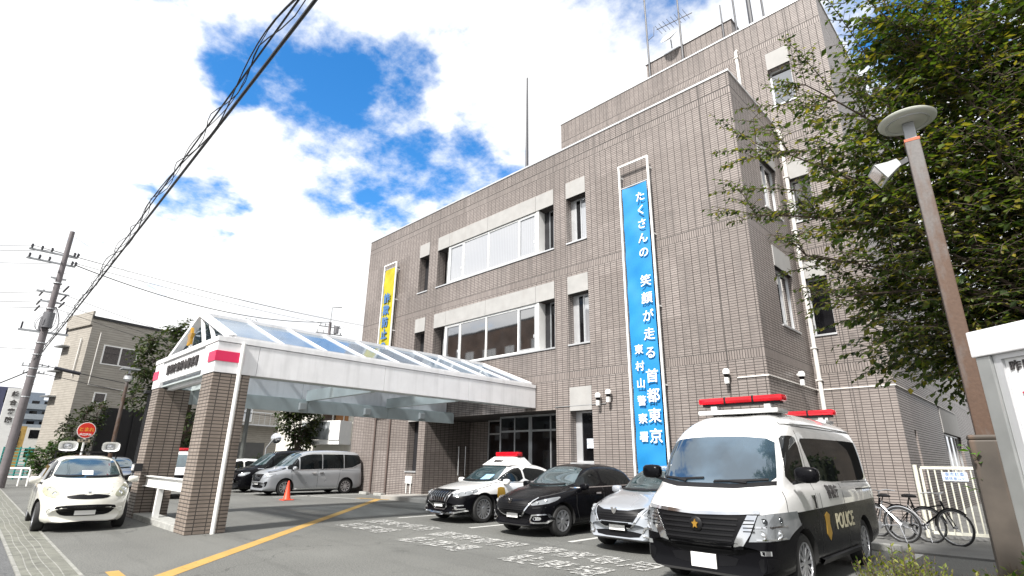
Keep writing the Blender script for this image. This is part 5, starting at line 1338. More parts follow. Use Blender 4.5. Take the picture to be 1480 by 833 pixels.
# boughs sweep up and out to the left; each carries side branches, each branch rows of drooping twigs
def ptx(px, py, d): return Vector((0, 0, 1.52)) + (R_ @ Vector((px - 740, 416.5 - py, -774.6))) / 774.6 * d
boughs = []
targets = [(-2.15, 6.6, 4.55), (-2.05, 6.7, 5.6), (-1.75, 7.0, 4.0), (-1.5, 7.2, 3.45), (-1.4, 6.9, 6.3), (-.6, 7.0, 7.3), (-.1, 7.6, 7.9), (.6, 8.0, 8.2), (-.9, 7.8, 3.0), (-.3, 8.4, 3.2),
           (-1.2, 8.2, 5.2), (-.6, 8.6, 6.3), (.2, 8.8, 7.2), (-.4, 8.2, 4.6), (.4, 8.4, 5.4), (.9, 8.8, 6.6), (.5, 8.2, 4.0), (1.1, 8.8, 5.0), (.3, 9.4, 3.5), (1.8, 9.4, 6.5), (1.6, 8.4, 7.4), (1.5, 9.0, 4.0), (-.9, 7.4, 5.9), (-.9, 7.5, 4.3), (-.1, 7.4, 6.4), (.1, 7.7, 5.1),
           (-.5, 9.6, 5.4), (.3, 10.2, 6.2), (-.2, 9.8, 4.3), (.7, 9.9, 4.6), (.6, 10.4, 7.2), (.9, 9.6, 3.6)]
for q in targets:
    q = Vector(q); st = tp[rg.randint(3, 6)] + rv(rg, .03); ln = (q - st).length
    pts = bez(st, st.lerp(q, .45) + Vector((0, 0, ln * .16)), q, 12); boughs.append(pts)
    tw.tube(pts, [.035 * (1 - .88 * i / 12) + .003 for i in range(13)], 6, cap=False)
    fw = (q - st).normalized()
    for i in range(4, 13):
        for k in range(3):
            p0 = pts[i]; side = fw.cross(Vector((0, 0, 1))).normalized() * rg.choice((-1, 1))
            bl = rg.uniform(.35, .85) * (1.15 - .4 * i / 12)
            dr = (fw * rg.uniform(.3, 1.0) + side * rg.uniform(.1, 1.0) + Vector((0, 0, rg.uniform(-.35, .45)))).normalized()
            e_ = p0 + dr * bl; br = bez(p0, p0.lerp(e_, .5) + Vector((0, 0, bl * .1)), e_ + Vector((0, 0, -.05)), 5)
            leafy_twig(lf, tw, rg, br, .068, .034, .035, .55, start=.15, r=.007)
            for j in range(2, 6):
                for s2 in (1, -1):
                    if rg.random() < .35: continue
                    sd2 = dr.cross(Vector((0, 0, 1))).normalized() * s2
                    e2 = br[j] + (dr * .6 + sd2 * .8 + Vector((0, 0, rg.uniform(-.3, .15)))).normalized() * rg.uniform(.16, .34)
                    leafy_twig(lf, tw, rg, bez(br[j], br[j].lerp(e2, .5) + Vector((0, 0, .02)), e2, 3), .064, .032, .034, .55, start=.0, r=.004)
# long bare sprigs reaching out to the left
for q, st in (((-2.55, 6.35, 5.5), (-1.6, 6.9, 5.35)), ((-2.65, 6.4, 4.95), (-1.6, 6.9, 4.8)), ((-2.5, 6.5, 4.5), (-1.5, 7.0, 4.5)), ((-2.1, 6.8, 3.75), (-1.2, 7.4, 3.9)), ((-2.0, 7.1, 3.45), (-1.1, 7.5, 3.6)), ((-2.4, 6.2, 5.15), (-1.5, 6.8, 5.3)), ((-2.2, 6.5, 6.1), (-1.2, 7.0, 5.9)), ((-1.45, 7.4, 2.75), (-.7, 7.8, 3.1)), ((-1.0, 6.6, 7.4), (-.7, 7.1, 6.4)), ((-.5, 6.7, 8.0), (-.4, 7.2, 7.0)),
    ((-1.5, 6.5, 6.9), (-1.1, 7.0, 6.0)), ((-1.9, 7.3, 3.1), (-1.0, 7.8, 3.3)), ((-2.0, 6.6, 4.15), (-1.2, 7.1, 4.2)), ((-.8, 7.9, 2.45), (-.2, 8.3, 2.9))):
    q = Vector(q); st = Vector(st); pts = bez(st, st.lerp(q, .5) + Vector((0, 0, .12)), q, 10)
    leafy_twig(lf, tw, rg, pts, .068, .034, .034, .6, start=.0, r=.009)
    for j in range(1, 10):
        for s2 in (1, -1):
            dr = (q - st).normalized(); sd2 = dr.cross(Vector((0, 0, 1))).normalized() * s2
            e2 = pts[j] + (dr * .7 + sd2 * .7 + Vector((0, 0, rg.uniform(-.2, .25)))).normalized() * rg.uniform(.1, .3) * (1.3 - j / 10)
            leafy_twig(lf, tw, rg, bez(pts[j], pts[j].lerp(e2, .5), e2, 3), .062, .03, .034, .6, start=.0, r=.004)
for (cx, cy, cz, rx, ry, rz, n_) in ((.25, 8.7, 5.0, .9, 1.0, 1.7, 520), (1.0, 9.2, 4.8, 1.2, 1.1, 2.1, 620), (-.45, 8.3, 4.7, .75, .8, 1.1, 260), (.35, 8.6, 6.9, 1.0, .9, 1.0, 330), (1.3, 8.9, 6.6, 1.2, 1.0, 1.6, 420), (-.85, 7.7, 4.9, .65, .6, .9, 120), (-.2, 8.9, 3.4, .7, .8, .55, 260), (.9, 9.4, 3.0, 1.1, .8, .8, 320), (-.35, 8.0, 5.9, .6, .6, .7, 170), (1.9, 9.0, 4.8, 1.0, 1.2, 2.4, 420), (-1.25, 7.4, 4.5, .55, .5, .8, 38), (-1.2, 7.3, 5.5, .5, .5, .6, 28), (-.9, 8.2, 3.6, .55, .6, .55, 85), (-1.0, 8.6, 3.05, .6, .5, .36, 60), (-1.3, 8.0, 3.5, .5, .5, .4, 30), (-.2, 7.8, 6.9, .7, .6, .8, 190), (-.55, 9.0, 2.8, .6, .5, .35, 120)):
    for k in range(int(n_ * 1.35)):
        d = rv(rg).normalized() * rg.uniform(.1, 1) ** .6 * (1 + .18 * math.sin(k * 1.7)); p = Vector((cx + d.x * rx, cy + d.y * ry, cz + d.z * rz))
        dr = Vector((-.7 + d.x, -.5 + d.y, d.z * .6 + .1)) + rv(rg, .5); dr.normalize(); e_ = p + dr * rg.uniform(.25, .5)
        leafy_twig(lf, tw, rg, bez(p, p.lerp(e_, .5) + Vector((0, 0, .04)), e_ + Vector((0, 0, -.04)), 4), .095, .056, .036, .6, start=0, r=.004)
print('near leaves', len(lf.f) // 4)
tw.obj('trunk', BARK, NT_, smooth=True); lf.obj('crown', L_NEAR, NT_, fix=False)
# background trees
tree('broadleaf_tree', 'dark leafy tree rising behind the left canopy column', (-31.0, 8.6, 0), [(-31.2, 6.9, 6.2, 1.6, 1.7, 1.8), (-30.6, 8.2, 7.5, 1.5, 1.5, 1.2), (-31.6, 6.6, 4.4, 1.1, 1.2, 1.4), (-30.2, 9.4, 5.6, 1.3, 1.3, 2.0), (-30.9, 8.6, 2.8, 1.2, 1.6, 1.2)], 1500, .2, .12, .085, L_DARK, rg, .14, tl=.8)
tree('broadleaf_tree', 'small dark tree behind the parked minivans seen under the canopy', (-32.6, 15.0, 0), [(-32.6, 14.9, 3.6, 1.3, 1.7, 1.1), (-32.2, 14.4, 4.6, 1.2, 1.4, .9), (-33.0, 15.4, 2.6, 1.0, 1.1, .9)], 700, .22, .13, .09, L_DARK, rg, .1, tl=.8)
tree('roadside_shrub', 'tall loose bush left of the beige building behind the white hatchback', (-36.5, 4.9, 0), [(-36.5, 4.9, 2.6, .9, 1.0, 1.5), (-36.2, 5.4, 3.6, .8, .8, .9), (-36.8, 4.6, 1.2, .8, .9, .9)], 520, .17, .1, .07, L_DARK, rg, .06, cat_='shrub', tl=.6)
tree('roadside_shrub', 'low round green bush beside the teal fence at the far left', (-41.5, 4.3, 0), [(-41.5, 4.4, 1.2, 1.4, 1.2, 1.0), (-41.5, 5.0, 1.9, 1.2, 1.0, .7)], 460, .18, .11, .07, L_HEDGE, rg, .05, cat_='shrub', tl=.6)
tree('roadside_shrub', 'low bush at the foot of the pole behind the near canopy column', (-30.3, 11.9, 0), [(-31.5, 12.2, .9, 1.2, 1.0, .9)], 220, .12, .06, .06, L_HEDGE, rg, .04, cat_='shrub', tl=.5)
tree('bare_tree', 'thin sparse tree top showing above the canopy ridge', (-38, 13.2, 0), [(-38, 13.2, 9.6, 2.2, 2.4, 1.2)], 60, .16, .08, .22, L_DARK, rg, .12, tl=1.4)
hd = thing('clipped_hedge', 'dark hedge along the kerb behind the white hatchback', 'hedge', (-34.5, 5.2, 0))
lf = MB(); tw = MB()
for k in range(5200):
    p = Vector((rg.uniform(-40, -31.5), rg.uniform(4.9, 5.9), rg.uniform(.1, 1.15 + .15 * noise.noise(Vector((k * .01, 0, 0)))))); add_leaf(lf, p, rv(rg) + Vector((0, -.6, .3)), rv(rg), .11, .06)
tw.box(-40, -31.5, 5.1, 5.7, 0, .95); lf.obj('leaves', L_DARK, hd, fix=False); tw.obj('stems', pbr('hedge_core', (.02, .025, .01), .9), hd)
def clump(name, label, cx, cy, cz, rx, ry, rz, n, L, W, mat, cat_='shrub', up=.8):
    t_ = thing(name, label, cat_, (cx, cy, 0)); lf = MB(); tw = MB()
    for k in range(n):
        a = rg.uniform(0, 2 * PI); r_ = rg.random() ** .5
        b = Vector((cx + rx * r_ * math.cos(a) * .6, cy + ry * r_ * math.sin(a) * .6, 0)); top = Vector((cx + rx * r_ * math.cos(a), cy + ry * r_ * math.sin(a), cz + rz * (1 - r_ * r_) + rg.uniform(-.12, .1)))
        pts = bez(b, b.lerp(top, .6) + Vector((0, 0, .1)), top, 5); leafy_twig(lf, tw, rg, pts, L, W, .028, -.1, start=.35, r=.004)
    tw.obj('stems', BARK, t_); lf.obj('leaves', mat, t_, fix=False); return t_
clump('ornamental_shrub', 'bright yellow green shrub in front of the gate at the lower right', -1.15, 5.85, .62, .38, .5, .2, 190, .045, .018, L_YEL)
clump('ornamental_shrub', 'yellow green shrub at the foot of the lamp post pedestal in the lower right corner', -.45, 5.75, .55, .42, .5, .2, 190, .045, .018, L_YEL)
clump('ornamental_shrub', 'green leafy plant between the pedestal and the notice board', -.12, 5.55, .8, .3, .35, .2, 90, .06, .03, L_VINE)
vn = thing('vine_sprig', 'light green vine sprigs drooping in front of the rusty pole pedestal', 'plant', (-.2, 5.3, 1.2))
lf = MB(); tw = MB()
for (a, b, c) in (((1480, 735), (1440, 690), (1392, 642)), ((1480, 725), (1450, 700), (1408, 690)), ((1480, 700), (1440, 715), (1400, 705))):
    P3 = [ptx(*a, 4.5), ptx(*b, 4.45), ptx(*c, 4.4)]; leafy_twig(lf, tw, rg, bez(*P3, 10), .055, .036, .026, .5, start=0, r=.005)
tw.obj('stem', BARK, vn); lf.obj('leaves', L_VINE, vn, fix=False)
# ------------------------------------------------------------------ near right: lamp post, notice board, gate, bicycles
RUST = bpy.data.materials.new('rusty_steel'); t = NT(RUST); g_ = t.N('ShaderNodeNewGeometry').outputs['Position']
n1 = t.ramp(t.noise(t.scalev(g_, (4, 4, 1.2)), 1.2, 6, .65), .42, .62); n2 = t.noise(g_, 40, 4)
sp = t.N('ShaderNodeSeparateXYZ'); t.L(g_, sp.inputs[0])
low = t.math('MULTIPLY_ADD', sp.outputs[2], -.35, 1.35, clamp=True)
c1 = t.mix(n2, (.085, .08, .079), (.14, .13, .125)); c2 = t.mix(n2, (.055, .027, .014), (.10, .052, .028))
t.L(t.mix(t.math('MULTIPLY', t.math('ADD', n1, low, clamp=True), .9), c1, c2), t.b.inputs['Base Color']); t.b.inputs['Roughness'].default_value = .6; t.b.inputs['Metallic'].default_value = .2
bn = t.N('ShaderNodeBump'); bn.inputs['Strength'].default_value = .3; bn.inputs['Distance'].default_value = .004; t.L(n2, bn.inputs['Height']); t.L(bn.outputs[0], t.b.inputs['Normal'])
LX, LY = -.42, 6.15; ang = math.radians(8)
lp = thing('lamp_post', 'rusty square lamp post with a grey disc top and a floodlight on the right', 'lamp post', (LX, LY, 0), ang)
Ml = ROOTM[lp.name]
def bxm(mb, *a): return mb.box(*a, 0, Ml)
m = MB(); bxm(m, -.062, .062, -.062, .062, 1.76, 4.62); m.obj('pole', RUST, lp, bevel=.008)
m = MB(); bxm(m, -.125, .15, -.13, .13, 0, 1.74); m.prism([(-.125, -.13), (.15, -.13), (.15, .13), (-.125, .13)], 1.742, 1.78, Ml); m.obj('pedestal', pbr('pedestal_brown', (.055, .045, .036), .65, var=.35, scale=3, stain=.5, stainc=(.2, .1, .05)), lp, bevel=.015)
m = MB(); bxm(m, -.048, .048, -.048, .048, 4.62, 4.84); m.obj('neck', STEEL, lp, bevel=.006)
m = MB(); bxm(m, -.064, .064, -.064, .064, 4.62, 4.65); m.obj('orange_band', pbr('rust_orange', (.4, .09, .03), .6), lp)
m = MB(); m.lathe([(0, 4.84), (.1, 4.845), (.23, 4.855), (.245, 4.867), (.25, 4.885), (.235, 4.9), (.08, 4.93), (0, 4.94)], 48, Matrix.Translation((LX, LY, 0))); m.obj('lamp_disc', pbr('disc_grey', (.42, .43, .38), .45, var=.06), lp, smooth=True)
m = MB(); m.lathe([(.17, 4.845), (.19, 4.84), (.19, 4.86), (.17, 4.86), (.17, 4.845)], 40, Matrix.Translation((LX, LY, 0)), cap=False); m.obj('disc_rim', ALU, lp, smooth=True)
# floodlight
fc = Vector((LX - .26, LY - .05, 4.38)); d_ = Vector((-.75, -.35, -.5)).normalized(); Mf = Matrix.Translation(fc) @ d_.to_track_quat('Z', 'Y').to_matrix().to_4x4()
m = MB()
pr = [(.05, -.14), (.07, -.05), (.11, .07), (.12, .09)]; vs_ = []
for s_, h_ in pr: vs_ += [Mf @ Vector(v) for v in ((-s_, -s_ * .8, h_), (s_, -s_ * .8, h_), (s_, s_ * .8, h_), (-s_, s_ * .8, h_))]
m.add(vs_, [(i * 4 + k, i * 4 + (k + 1) % 4, i * 4 + 4 + (k + 1) % 4, i * 4 + 4 + k) for i in range(3) for k in range(4)] + [(0, 3, 2, 1), (12, 13, 14, 15)])
fl = m.obj('floodlight', pbr('floodlight_grey', (.45, .46, .46), .4), lp, bevel=.006)
m = MB(); m.add([Mf @ Vector(v) for v in ((-.1, -.08, .092), (.1, -.08, .092), (.1, .08, .092), (-.1, .08, .092))], [(0, 1, 2, 3)]); m.obj('lamp_face', LAMPG, fl)
m = MB(); m.beam(fc + Vector((0, 0, .0)), (LX - .06, LY - .02, 4.45), .03, .05); m.obj('floodlight_bracket', BLACKM, fl)
# notice board
nb0 = Vector((-.25, 4.62)); nd = Vector((.81, -.588)).normalized(); wd = 1.9
nbt = thing('notice_board', 'white notice board with grey metal frame and Japanese characters at the right edge', 'notice board', (nb0.x, nb0.y, 0))
Mn = Matrix.Translation((nb0.x, nb0.y, 0)) @ Matrix(((nd.x, -nd.y, 0), (nd.y, nd.x, 0), (0, 0, 1))).to_4x4()   # local x along the board, -y towards its face
bs = pbr('brushed_frame', (.4, .41, .40), .35, metal=.7, var=.08, scale=6)
for xx in (0, wd - .09):
    m = MB(); m.box(xx, xx + .09, -.03, .09, 0, 2.2, 0, Mn); m.obj('post', bs, nbt, bevel=.006)
m = MB(); m.box(-.012, wd + .012, -.045, .12, 2.202, 2.37, 0, Mn); m.obj('header', WHITE, nbt, bevel=.008)
m = MB(); m.box(.092, .14, -.01, .07, .95, 2.2, 0, Mn); m.box(wd - .14, wd - .092, -.01, .07, .95, 2.2, 0, Mn); m.box(.14, wd - .14, -.01, .07, .95, 1.01, 0, Mn); m.box(.14, wd - .14, -.01, .07, 2.17, 2.2, 0, Mn); m.obj('inner_frame', ALU, nbt)
m = MB(); m.box(.141, wd - .141, .012, .05, 1.011, 2.169, 0, Mn); bd = m.obj('board', pbr('board_white', (.8, .8, .8), .4, var=.02), nbt)
def nbtext(s_, size, x, z, mat): return text(s_, size, Mn @ frame((x, .008, z), (1, 0, 0), (0, 0, 1)), mat, 'lettering', bd, ext=.002, bold=.0015, left=True)
nbtext('昨日の交通事故', .07, .165, 2.115, TK)
nbtext('死者', .125, .195, 1.90, pbr('lettering_red', (.6, .03, .08), .5)); nbtext('傷者', .125, .225, 1.72, pbr('lettering_teal', (.02, .3, .38), .5))
# gate
gt_ = thing('metal_gate', 'cream painted tubular gate with a small white notice beside the tiled wall', 'gate', (-2.4, 15.5, 0))
g0 = Vector((-2.42, 15.55)); g1 = Vector((-1.22, 15.75)); gd = (g1 - g0).normalized()
CREAM = pbr('cream_paint', (.62, .61, .52), .5, var=.12, scale=5)
def G3(s_, z): q = g0 + gd * s_; return Vector((q.x, q.y, z))
gl_ = (g1 - g0).length
m = MB(); m.tube([G3(0, .05), G3(0, 1.56)], .045, 10); m.obj('post', CREAM, gt_, smooth=True)
m = MB(); m.beam(G3(.1, 1.5), G3(gl_, 1.5), .05, .06); m.beam(G3(.1, .16), G3(gl_, .16), .05, .06)
for k in range(10): m.tube([G3(.1 + k * (gl_ - .1) / 9, .17), G3(.1 + k * (gl_ - .1) / 9, 1.49)], .016 if k not in (0, 9) else .028, 8)
m.obj('gate_leaf', CREAM, gt_, smooth=True)
m = MB(); m.beam(G3(gl_ + .12, .12), G3(gl_ + .12, .95), .22, .05); m.obj('lower_panel', CREAM, gt_)
m = MB(); q0 = G3(.48, 1.24) + Vector((gd.y, -gd.x, 0)) * .04
sgp = frame(q0 + Vector((gd.x, gd.y, 0)) * .2 + Vector((0, 0, .08)), (gd.x, gd.y, 0), (0, 0, 1)); m.box(-.22, .22, -.09, .09, -.004, .004, 0, sgp); pl_ = m.obj('notice_plate', pbr('plate_pale_blue', (.6, .66, .75), .5), gt_)
text('東京駐車', .085, sgp @ Matrix.Translation((0, .04, .006)), TB, 'lettering', pl_, ext=.001); text('関係者以外', .075, sgp @ Matrix.Translation((0, -.045, .006)), TB, 'lettering', pl_, ext=.001)
# bicycles
def bicycle(label, loc, rz, fr, basket=False):
    b = thing('bicycle', label, 'bicycle', loc, rz, 'bicycles by the gate'); r = .33
    for nm, x in (('wheel', .55), ('wheel', -.52)):
        m = MB(); n_ = 36; pts = [(x + r * math.cos(2 * PI * k / n_), 0, r + r * math.sin(2 * PI * k / n_)) for k in range(n_ + 1)]
        m.tube(pts, .018, 8, cap=False); w_ = m.obj(nm, TYRE, b, local=True, smooth=True)
        m = MB(); m.tube([(x + (r - .025) * math.cos(2 * PI * k / n_), 0, r + (r - .025) * math.sin(2 * PI * k / n_)) for k in range(n_ + 1)], .009, 6, cap=False); m.tube([(x, -.04, r), (x, .04, r)], .025, 10)
        for k in range(24): a = 2 * PI * k / 24; m.tube([(x, .03 * (-1) ** k, r), (x + (r - .02) * math.cos(a + .3 * (-1) ** (k // 2)), 0, r + (r - .02) * math.sin(a + .3 * (-1) ** (k // 2)))], .0018, 3, cap=False)
        m.obj('rim', SILV, w_, local=True)
        m = MB(); m.tube([(x + (r + .03) * math.cos(a), 0, r + (r + .03) * math.sin(a)) for a in [(.25 if x > 0 else .2) * PI + PI * .75 * k / 12 for k in range(13)]], .014, 6); m.obj('mudguard', fr, b, local=True, smooth=True)
    m = MB(); bb = (-.08, 0, .29); st = (-.22, 0, .78); hd_ = (.38, 0, .82); hb = (.42, 0, .66)
    m.tube([bb, st], .016, 8); m.tube([bb, hb], .019, 8); m.tube([(-.17, 0, .62), (.38, 0, .74)], .014, 8); m.tube([hb, hd_], .02, 8)
    for s_ in (.05, -.05): m.tube([(hb[0], s_, .62), (.55, s_, r)], .011, 6); m.tube([bb, (-.52, s_, r)], .010, 6); m.tube([(-.19, s_ * .4, .7), (-.52, s_, r)], .008, 6)
    m.obj('frame', fr, b, local=True, smooth=True)
    m = MB(); m.tube([(.18, .27, .96), (.34, .2, .98), (.38, 0, .95), (.34, -.2, .98), (.18, -.27, .96)], .012, 8); m.tube([hd_, (.375, 0, .96)], .012, 8); m.obj('handlebar', SILV, b, local=True, smooth=True)
    m = MB(); m.lathe([(0, 0), (.09, .0), (.1, .03), (.05, .06), (0, .065)], 14, Matrix.Translation((-.27, 0, .86)) @ Matrix.Diagonal((1.35, .85, 1, 1))); m.tube([st, (-.25, 0, .87)], .012, 6); m.obj('saddle', BPLAS, b, local=True, smooth=True)
    m = MB(); m.tube([(-.08, -.05, .29), (-.08, .05, .29)], .07, 16); m.beam((-.08, .07, .29), (.07, .08, .22), .02, .02); m.beam((-.08, -.07, .29), (-.23, -.08, .36), .02, .02); m.obj('crank', SILV, b, local=True)
    if basket:
        m = MB()
        for k in range(5): z = .78 + k * .055; m.tube([(.48, -.16, z), (.78, -.17, z), (.78, .17, z), (.48, .16, z), (.48, -.16, z)], .004, 4, cap=False)
        for k in range(9): y = -.16 + k * .04; m.tube([(.77, y, .78), (.77, y, 1.0)], .003, 4, cap=False)
        m.obj('basket', STEEL, b, local=True)
    m = MB(); m.tube([(-.5, .06, .32), (-.62, .16, .02)], .01, 6); m.obj('kickstand', SILV, b, local=True)
    return b
bicycle('silver bicycle with dark basket parked behind the police van', (-3.15, 14.4, .035), math.radians(168), SILV, True)
bicycle('black bicycle standing between the silver bicycle and the gate', (-2.75, 14.9, .035), math.radians(160), P_BLACK)
bicycle('black bicycle with thin frame leaning in front of the cream gate', (-2.3, 14.75, .035), math.radians(-24), P_BLACK)
m = MB(); m.box(-3.15, -2.45, 12.78, 12.95, 0, .13); m.obj('wheel_stop', KERB, thing('wheel_stop', 'low concrete wheel stop behind the police van', 'wheel stop', (-2.8, 12.86, 0)), bevel=.02)
for x, lb_ in ((-22.9, 'low concrete wheel stop nearest the minivan by the tiled wall'), (-21.7, 'low concrete wheel stop right of the downpipes by the tiled wall')):
    w_ = thing('wheel_stop', lb_, 'wheel stop', (x, 13.9, 0)); MB().box(x - .3, x + .3, 13.8, 13.95, 0, .12).obj('block', KERB, w_, bevel=.02)
# cone
cn = thing('traffic_cone', 'orange traffic cone in front of the silver minivan', 'traffic cone', (-21.35, 9.65, 0))
m = MB(); m.lathe([(.16, .03), (.13, .06), (.03, .68), (.0, .7)], 24, Matrix.Translation((-21.35, 9.65, 0))); m.obj('cone', pbr('cone_orange', (.75, .06, .02), .5, var=.05), cn, smooth=True)
m = MB(); m.box(-21.55, -21.15, 9.45, 9.85, 0, .035); m.obj('base', MATS['cone_orange'], cn, bevel=.01)
# ------------------------------------------------------------------ utility poles and cables
CPOLE = pbr('concrete_pole', (.15, .135, .14), .8, var=.15, scale=3, stain=.3)
INS = pbr('insulator_dark', (.03, .03, .04), .35)
PX, PY, PZ = -36.0, 2.38, 13.1
up_ = thing('utility_pole', 'tall concrete utility pole with crossarms and transformer at the far left', 'utility pole', (PX, PY, 0))
MB().tube([(PX, PY, 0), (PX, PY, 6), (PX, PY, PZ)], [.2, .17, .11], 14).obj('pole', CPOLE, up_, smooth=True)
m = MB()
for z in (11.2, 11.7): m.beam((PX, PY - 1.5, z), (PX, PY + .5, z), .09, .09)
m.beam((PX, PY - .75, 9.6), (PX, PY + .6, 9.6), .08, .08); m.beam((PX, PY - .5, 9.1), (PX, PY + .35, 9.1), .08, .08)
m.beam((PX, PY - 1.0, 7.5), (PX, PY + 1.0, 7.5), .1, .1); m.beam((PX, PY - .35, 10.4), (PX, PY + .3, 10.4), .08, .08)
m.obj('crossarm', STEEL, up_)
m = MB(); m.tube([(PX + .25, PY, 7.7), (PX + .25, PY, 8.5)], .24, 16); m.tube([(PX - .2, PY - .1, 7.6), (PX - .2, PY - .1, 8.3)], .17, 12); m.obj('transformer', pbr('transformer_grey', (.14, .14, .15), .5), up_, smooth=True)
m = MB()
for y in (-1.4, -1.0, -.6, .35, .5):
    for z in (11.25, 11.75): m.tube([(PX - .35, PY + y, z + .05), (PX + .35, PY + y, z + .05)], .05, 8); m.lathe([(.03, 0), (.06, .05), (.03, .1), (.06, .15), (0, .2)], 8, Matrix.Translation((PX, PY + y, z + .05)))
for z in (9.7, 9.2, 8.85): m.tube([(PX - 1.6, PY - .5 - .0, z), (PX - .2, PY - .45, z)], .045, 6); m.tube([(PX + .2, PY + .3, z), (PX + 1.5, PY + .35, z + .02)], .045, 6)
for y in (-.9, .9): m.tube([(PX, PY + y, 7.55), (PX, PY + y, 7.9)], .04, 6)
m.obj('insulator', INS, up_)
m = MB()
for z in [1.5 + .42 * k for k in range(23)]: m.beam((PX, PY - .22, z), (PX, PY + .22, z), .02, .02)
for z in (4.2, 5.2, 5.6, 6.3, 6.9, 8.7, 10.1): m.lathe([(.185, z), (.195, z + .03), (.185, z + .06)], 12, Matrix.Translation((PX, PY, 0)))
m.obj('step_bolt', STEEL, up_)
m = MB()
for k in range(10): a = rg.uniform(0, 6.28); m.tube(bez(Vector((PX + .2 * math.cos(a), PY + .2 * math.sin(a), 7.5)), Vector((PX + .9 * math.cos(a), PY + .9 * math.sin(a), 7.9)), Vector((PX, PY + .2, 8.9)), 8), .012, 4)
m.obj('jumper_wire', INS, up_)
def sag(a, b, s_, n=24): a = Vector(a); b = Vector(b); return [a.lerp(b, t_) + Vector((0, 0, -4 * s_ * t_ * (1 - t_))) for t_ in [i / n for i in range(n + 1)]]
CAB = pbr('cable_black', (.012, .012, .014), .5)
def cable(label, a, b, s_, r, grp=None, wrap=0, n=24):
    o = MB().tube(sag(a, b, s_, n), r, 6).obj('overhead_cable', CAB, None, smooth=True); return tag(o, label, 'cable', grp)
KA = (PX + .2, 2.45, 6.05); KB = (14, 1.02, 5.95)
cable('thick straight black cable running overhead from the pole to the top of the photo', (PX + .1, 2.40, 6.15), (14, 1.12, 6.0), .22, .019, n=40)
m = MB(); P_ = sag(KA, KB, .45, 220)
hel = [p + Vector((0, .05 * math.cos(i * .9), .05 * math.sin(i * .9))) for i, p in enumerate(P_)]
m.tube([p + Vector((0, -.17, -.02)) for p in P_], .010, 5)
m.tube([p + Vector((0, -.17, -.03)) for p in hel], .006, 4)
m.tube([p + Vector((0, -.17 + .07 * math.sin(i * .31), -.07 + .06 * math.sin(i * .47))) for i, p in enumerate(P_)], .008, 4)
m.tube([p + Vector((0, -.17 + .05 * math.sin(i * .53 + 1), -.03 + .06 * math.cos(i * .37))) for i, p in enumerate(P_)], .005, 4)
tag(m.obj('twisted_cable', CAB, None, smooth=True), 'bundle of twisted black communication cables hanging beside the thick cable', 'cable')
# wires from the pole top: left out of frame and right across the sky
grpw = 'thin electric wires strung from the utility pole'
WL = 'thin dark electric wire strung from the utility pole crossarms'
for y, z in ((-1.4, 11.9), (-.6, 11.85), (.4, 11.4)):
    cable(WL, (PX, PY + y, z), (PX - 14, PY - 14 + y, z + 1.0), .4, .014, grpw); cable(WL, (PX, PY + y, z), (-46, 33 + y, z + 2.3), .5, .014, grpw)
for z in (9.7, 9.2, 8.85):
    cable(WL, (PX, PY, z), (PX - 14, PY - 14, z + .6), .4, .012, grpw); cable(WL, (PX, PY, z), (-50, 26, z - .6), .5, .012, grpw)
cable(WL, (PX, PY, 12.9), (PX - 10, PY - 14, 15.4), .2, .006, grpw); cable(WL, (PX, PY, 12.9), (-60, 22, 12.5), .2, .006, grpw)
cable('long dark wire sagging from the utility pole to the small pole behind the canopy', (PX, PY + .5, 11.3), (-42.2, 20.8, 12.6), .9, .028)
cable('low black wire with a thick sleeve crossing from the pole towards the beige building', (PX, PY, 5.9), (-38, 22, 4.9), .5, .02)
cable('low thin wire crossing below the sleeved wire towards the beige building', (PX, PY, 5.5), (-36, 22, 3.9), .45, .016)
tag(MB().tube([(-36.1, 3.2, 5.78), (-36.2, 4.3, 5.62)], .09, 8).obj('cable_sleeve', INS, None, smooth=True), 'thick black cable sleeve hanging right of the utility pole', 'cable sleeve')
tag(MB().tube([(PX - .8, PY - 2.0, 6.7), (PX - 1.2, PY - 3.4, 6.65)], .07, 8).obj('cable_sleeve', INS, None, smooth=True), 'thick black cable sleeve at the far left edge of the sky', 'cable sleeve')
cable('low cable running from the pole to the far left edge of the sky', (PX, PY, 6.6), (PX - 5, PY - 14, 6.9), .2, .012)
cable('drooping black cable from the pole down to the left edge', (PX, PY, 5.6), (PX - 8, PY - 8, 3.2), .9, .03)
# second distant pole and small pole behind canopy
def pole2(label, x, y, h, r, arms=(), lampo=None, col_=CPOLE):
    b = thing('utility_pole', label, 'utility pole', (x, y, 0)); MB().tube([(x, y, 0), (x, y, h)], [r, r * .7], 10).obj('pole', col_, b, smooth=True)
    if arms:
        m = MB()
        for z, w_ in arms: m.beam((x - .2, y - w_, z), (x + .2, y + w_, z), .08, .08)
        for z, w_ in arms:
            for k in (-1, -.5, .5, 1): m.tube([(x, y + w_ * k * .95, z), (x, y + w_ * k * .95, z + .25)], .05, 6)
        m.obj('crossarm', STEEL, b)
    return b
b_ = pole2('distant utility pole with crossarms above the canopy roof', -42.3, 20.9, 12.6, .17, ((12.2, .9), (11.6, 1.1)))
m = MB(); m.tube([(-42.3, 20.9, 12.4), (-42.3, 20.9, 13.9), (-42.1, 21.7, 14.1)], .05, 6); m.obj('bracket_arm', STEEL, b_)
MB().tube([(-42.1, 21.4, 11.7), (-42.1, 21.4, 12.3)], .22, 10).obj('transformer', MATS['transformer_grey'], b_)
pole2('slanting dark utility pole far behind the tall pole at the left', -62, 4.2, 9.5, .16, ((8.8, .9), (8.2, .7)))
pole2('dark pole standing behind the near canopy column', -30.3, 11.0, 6.5, .13, col_=pbr('dark_pole', (.08, .085, .08), .6))
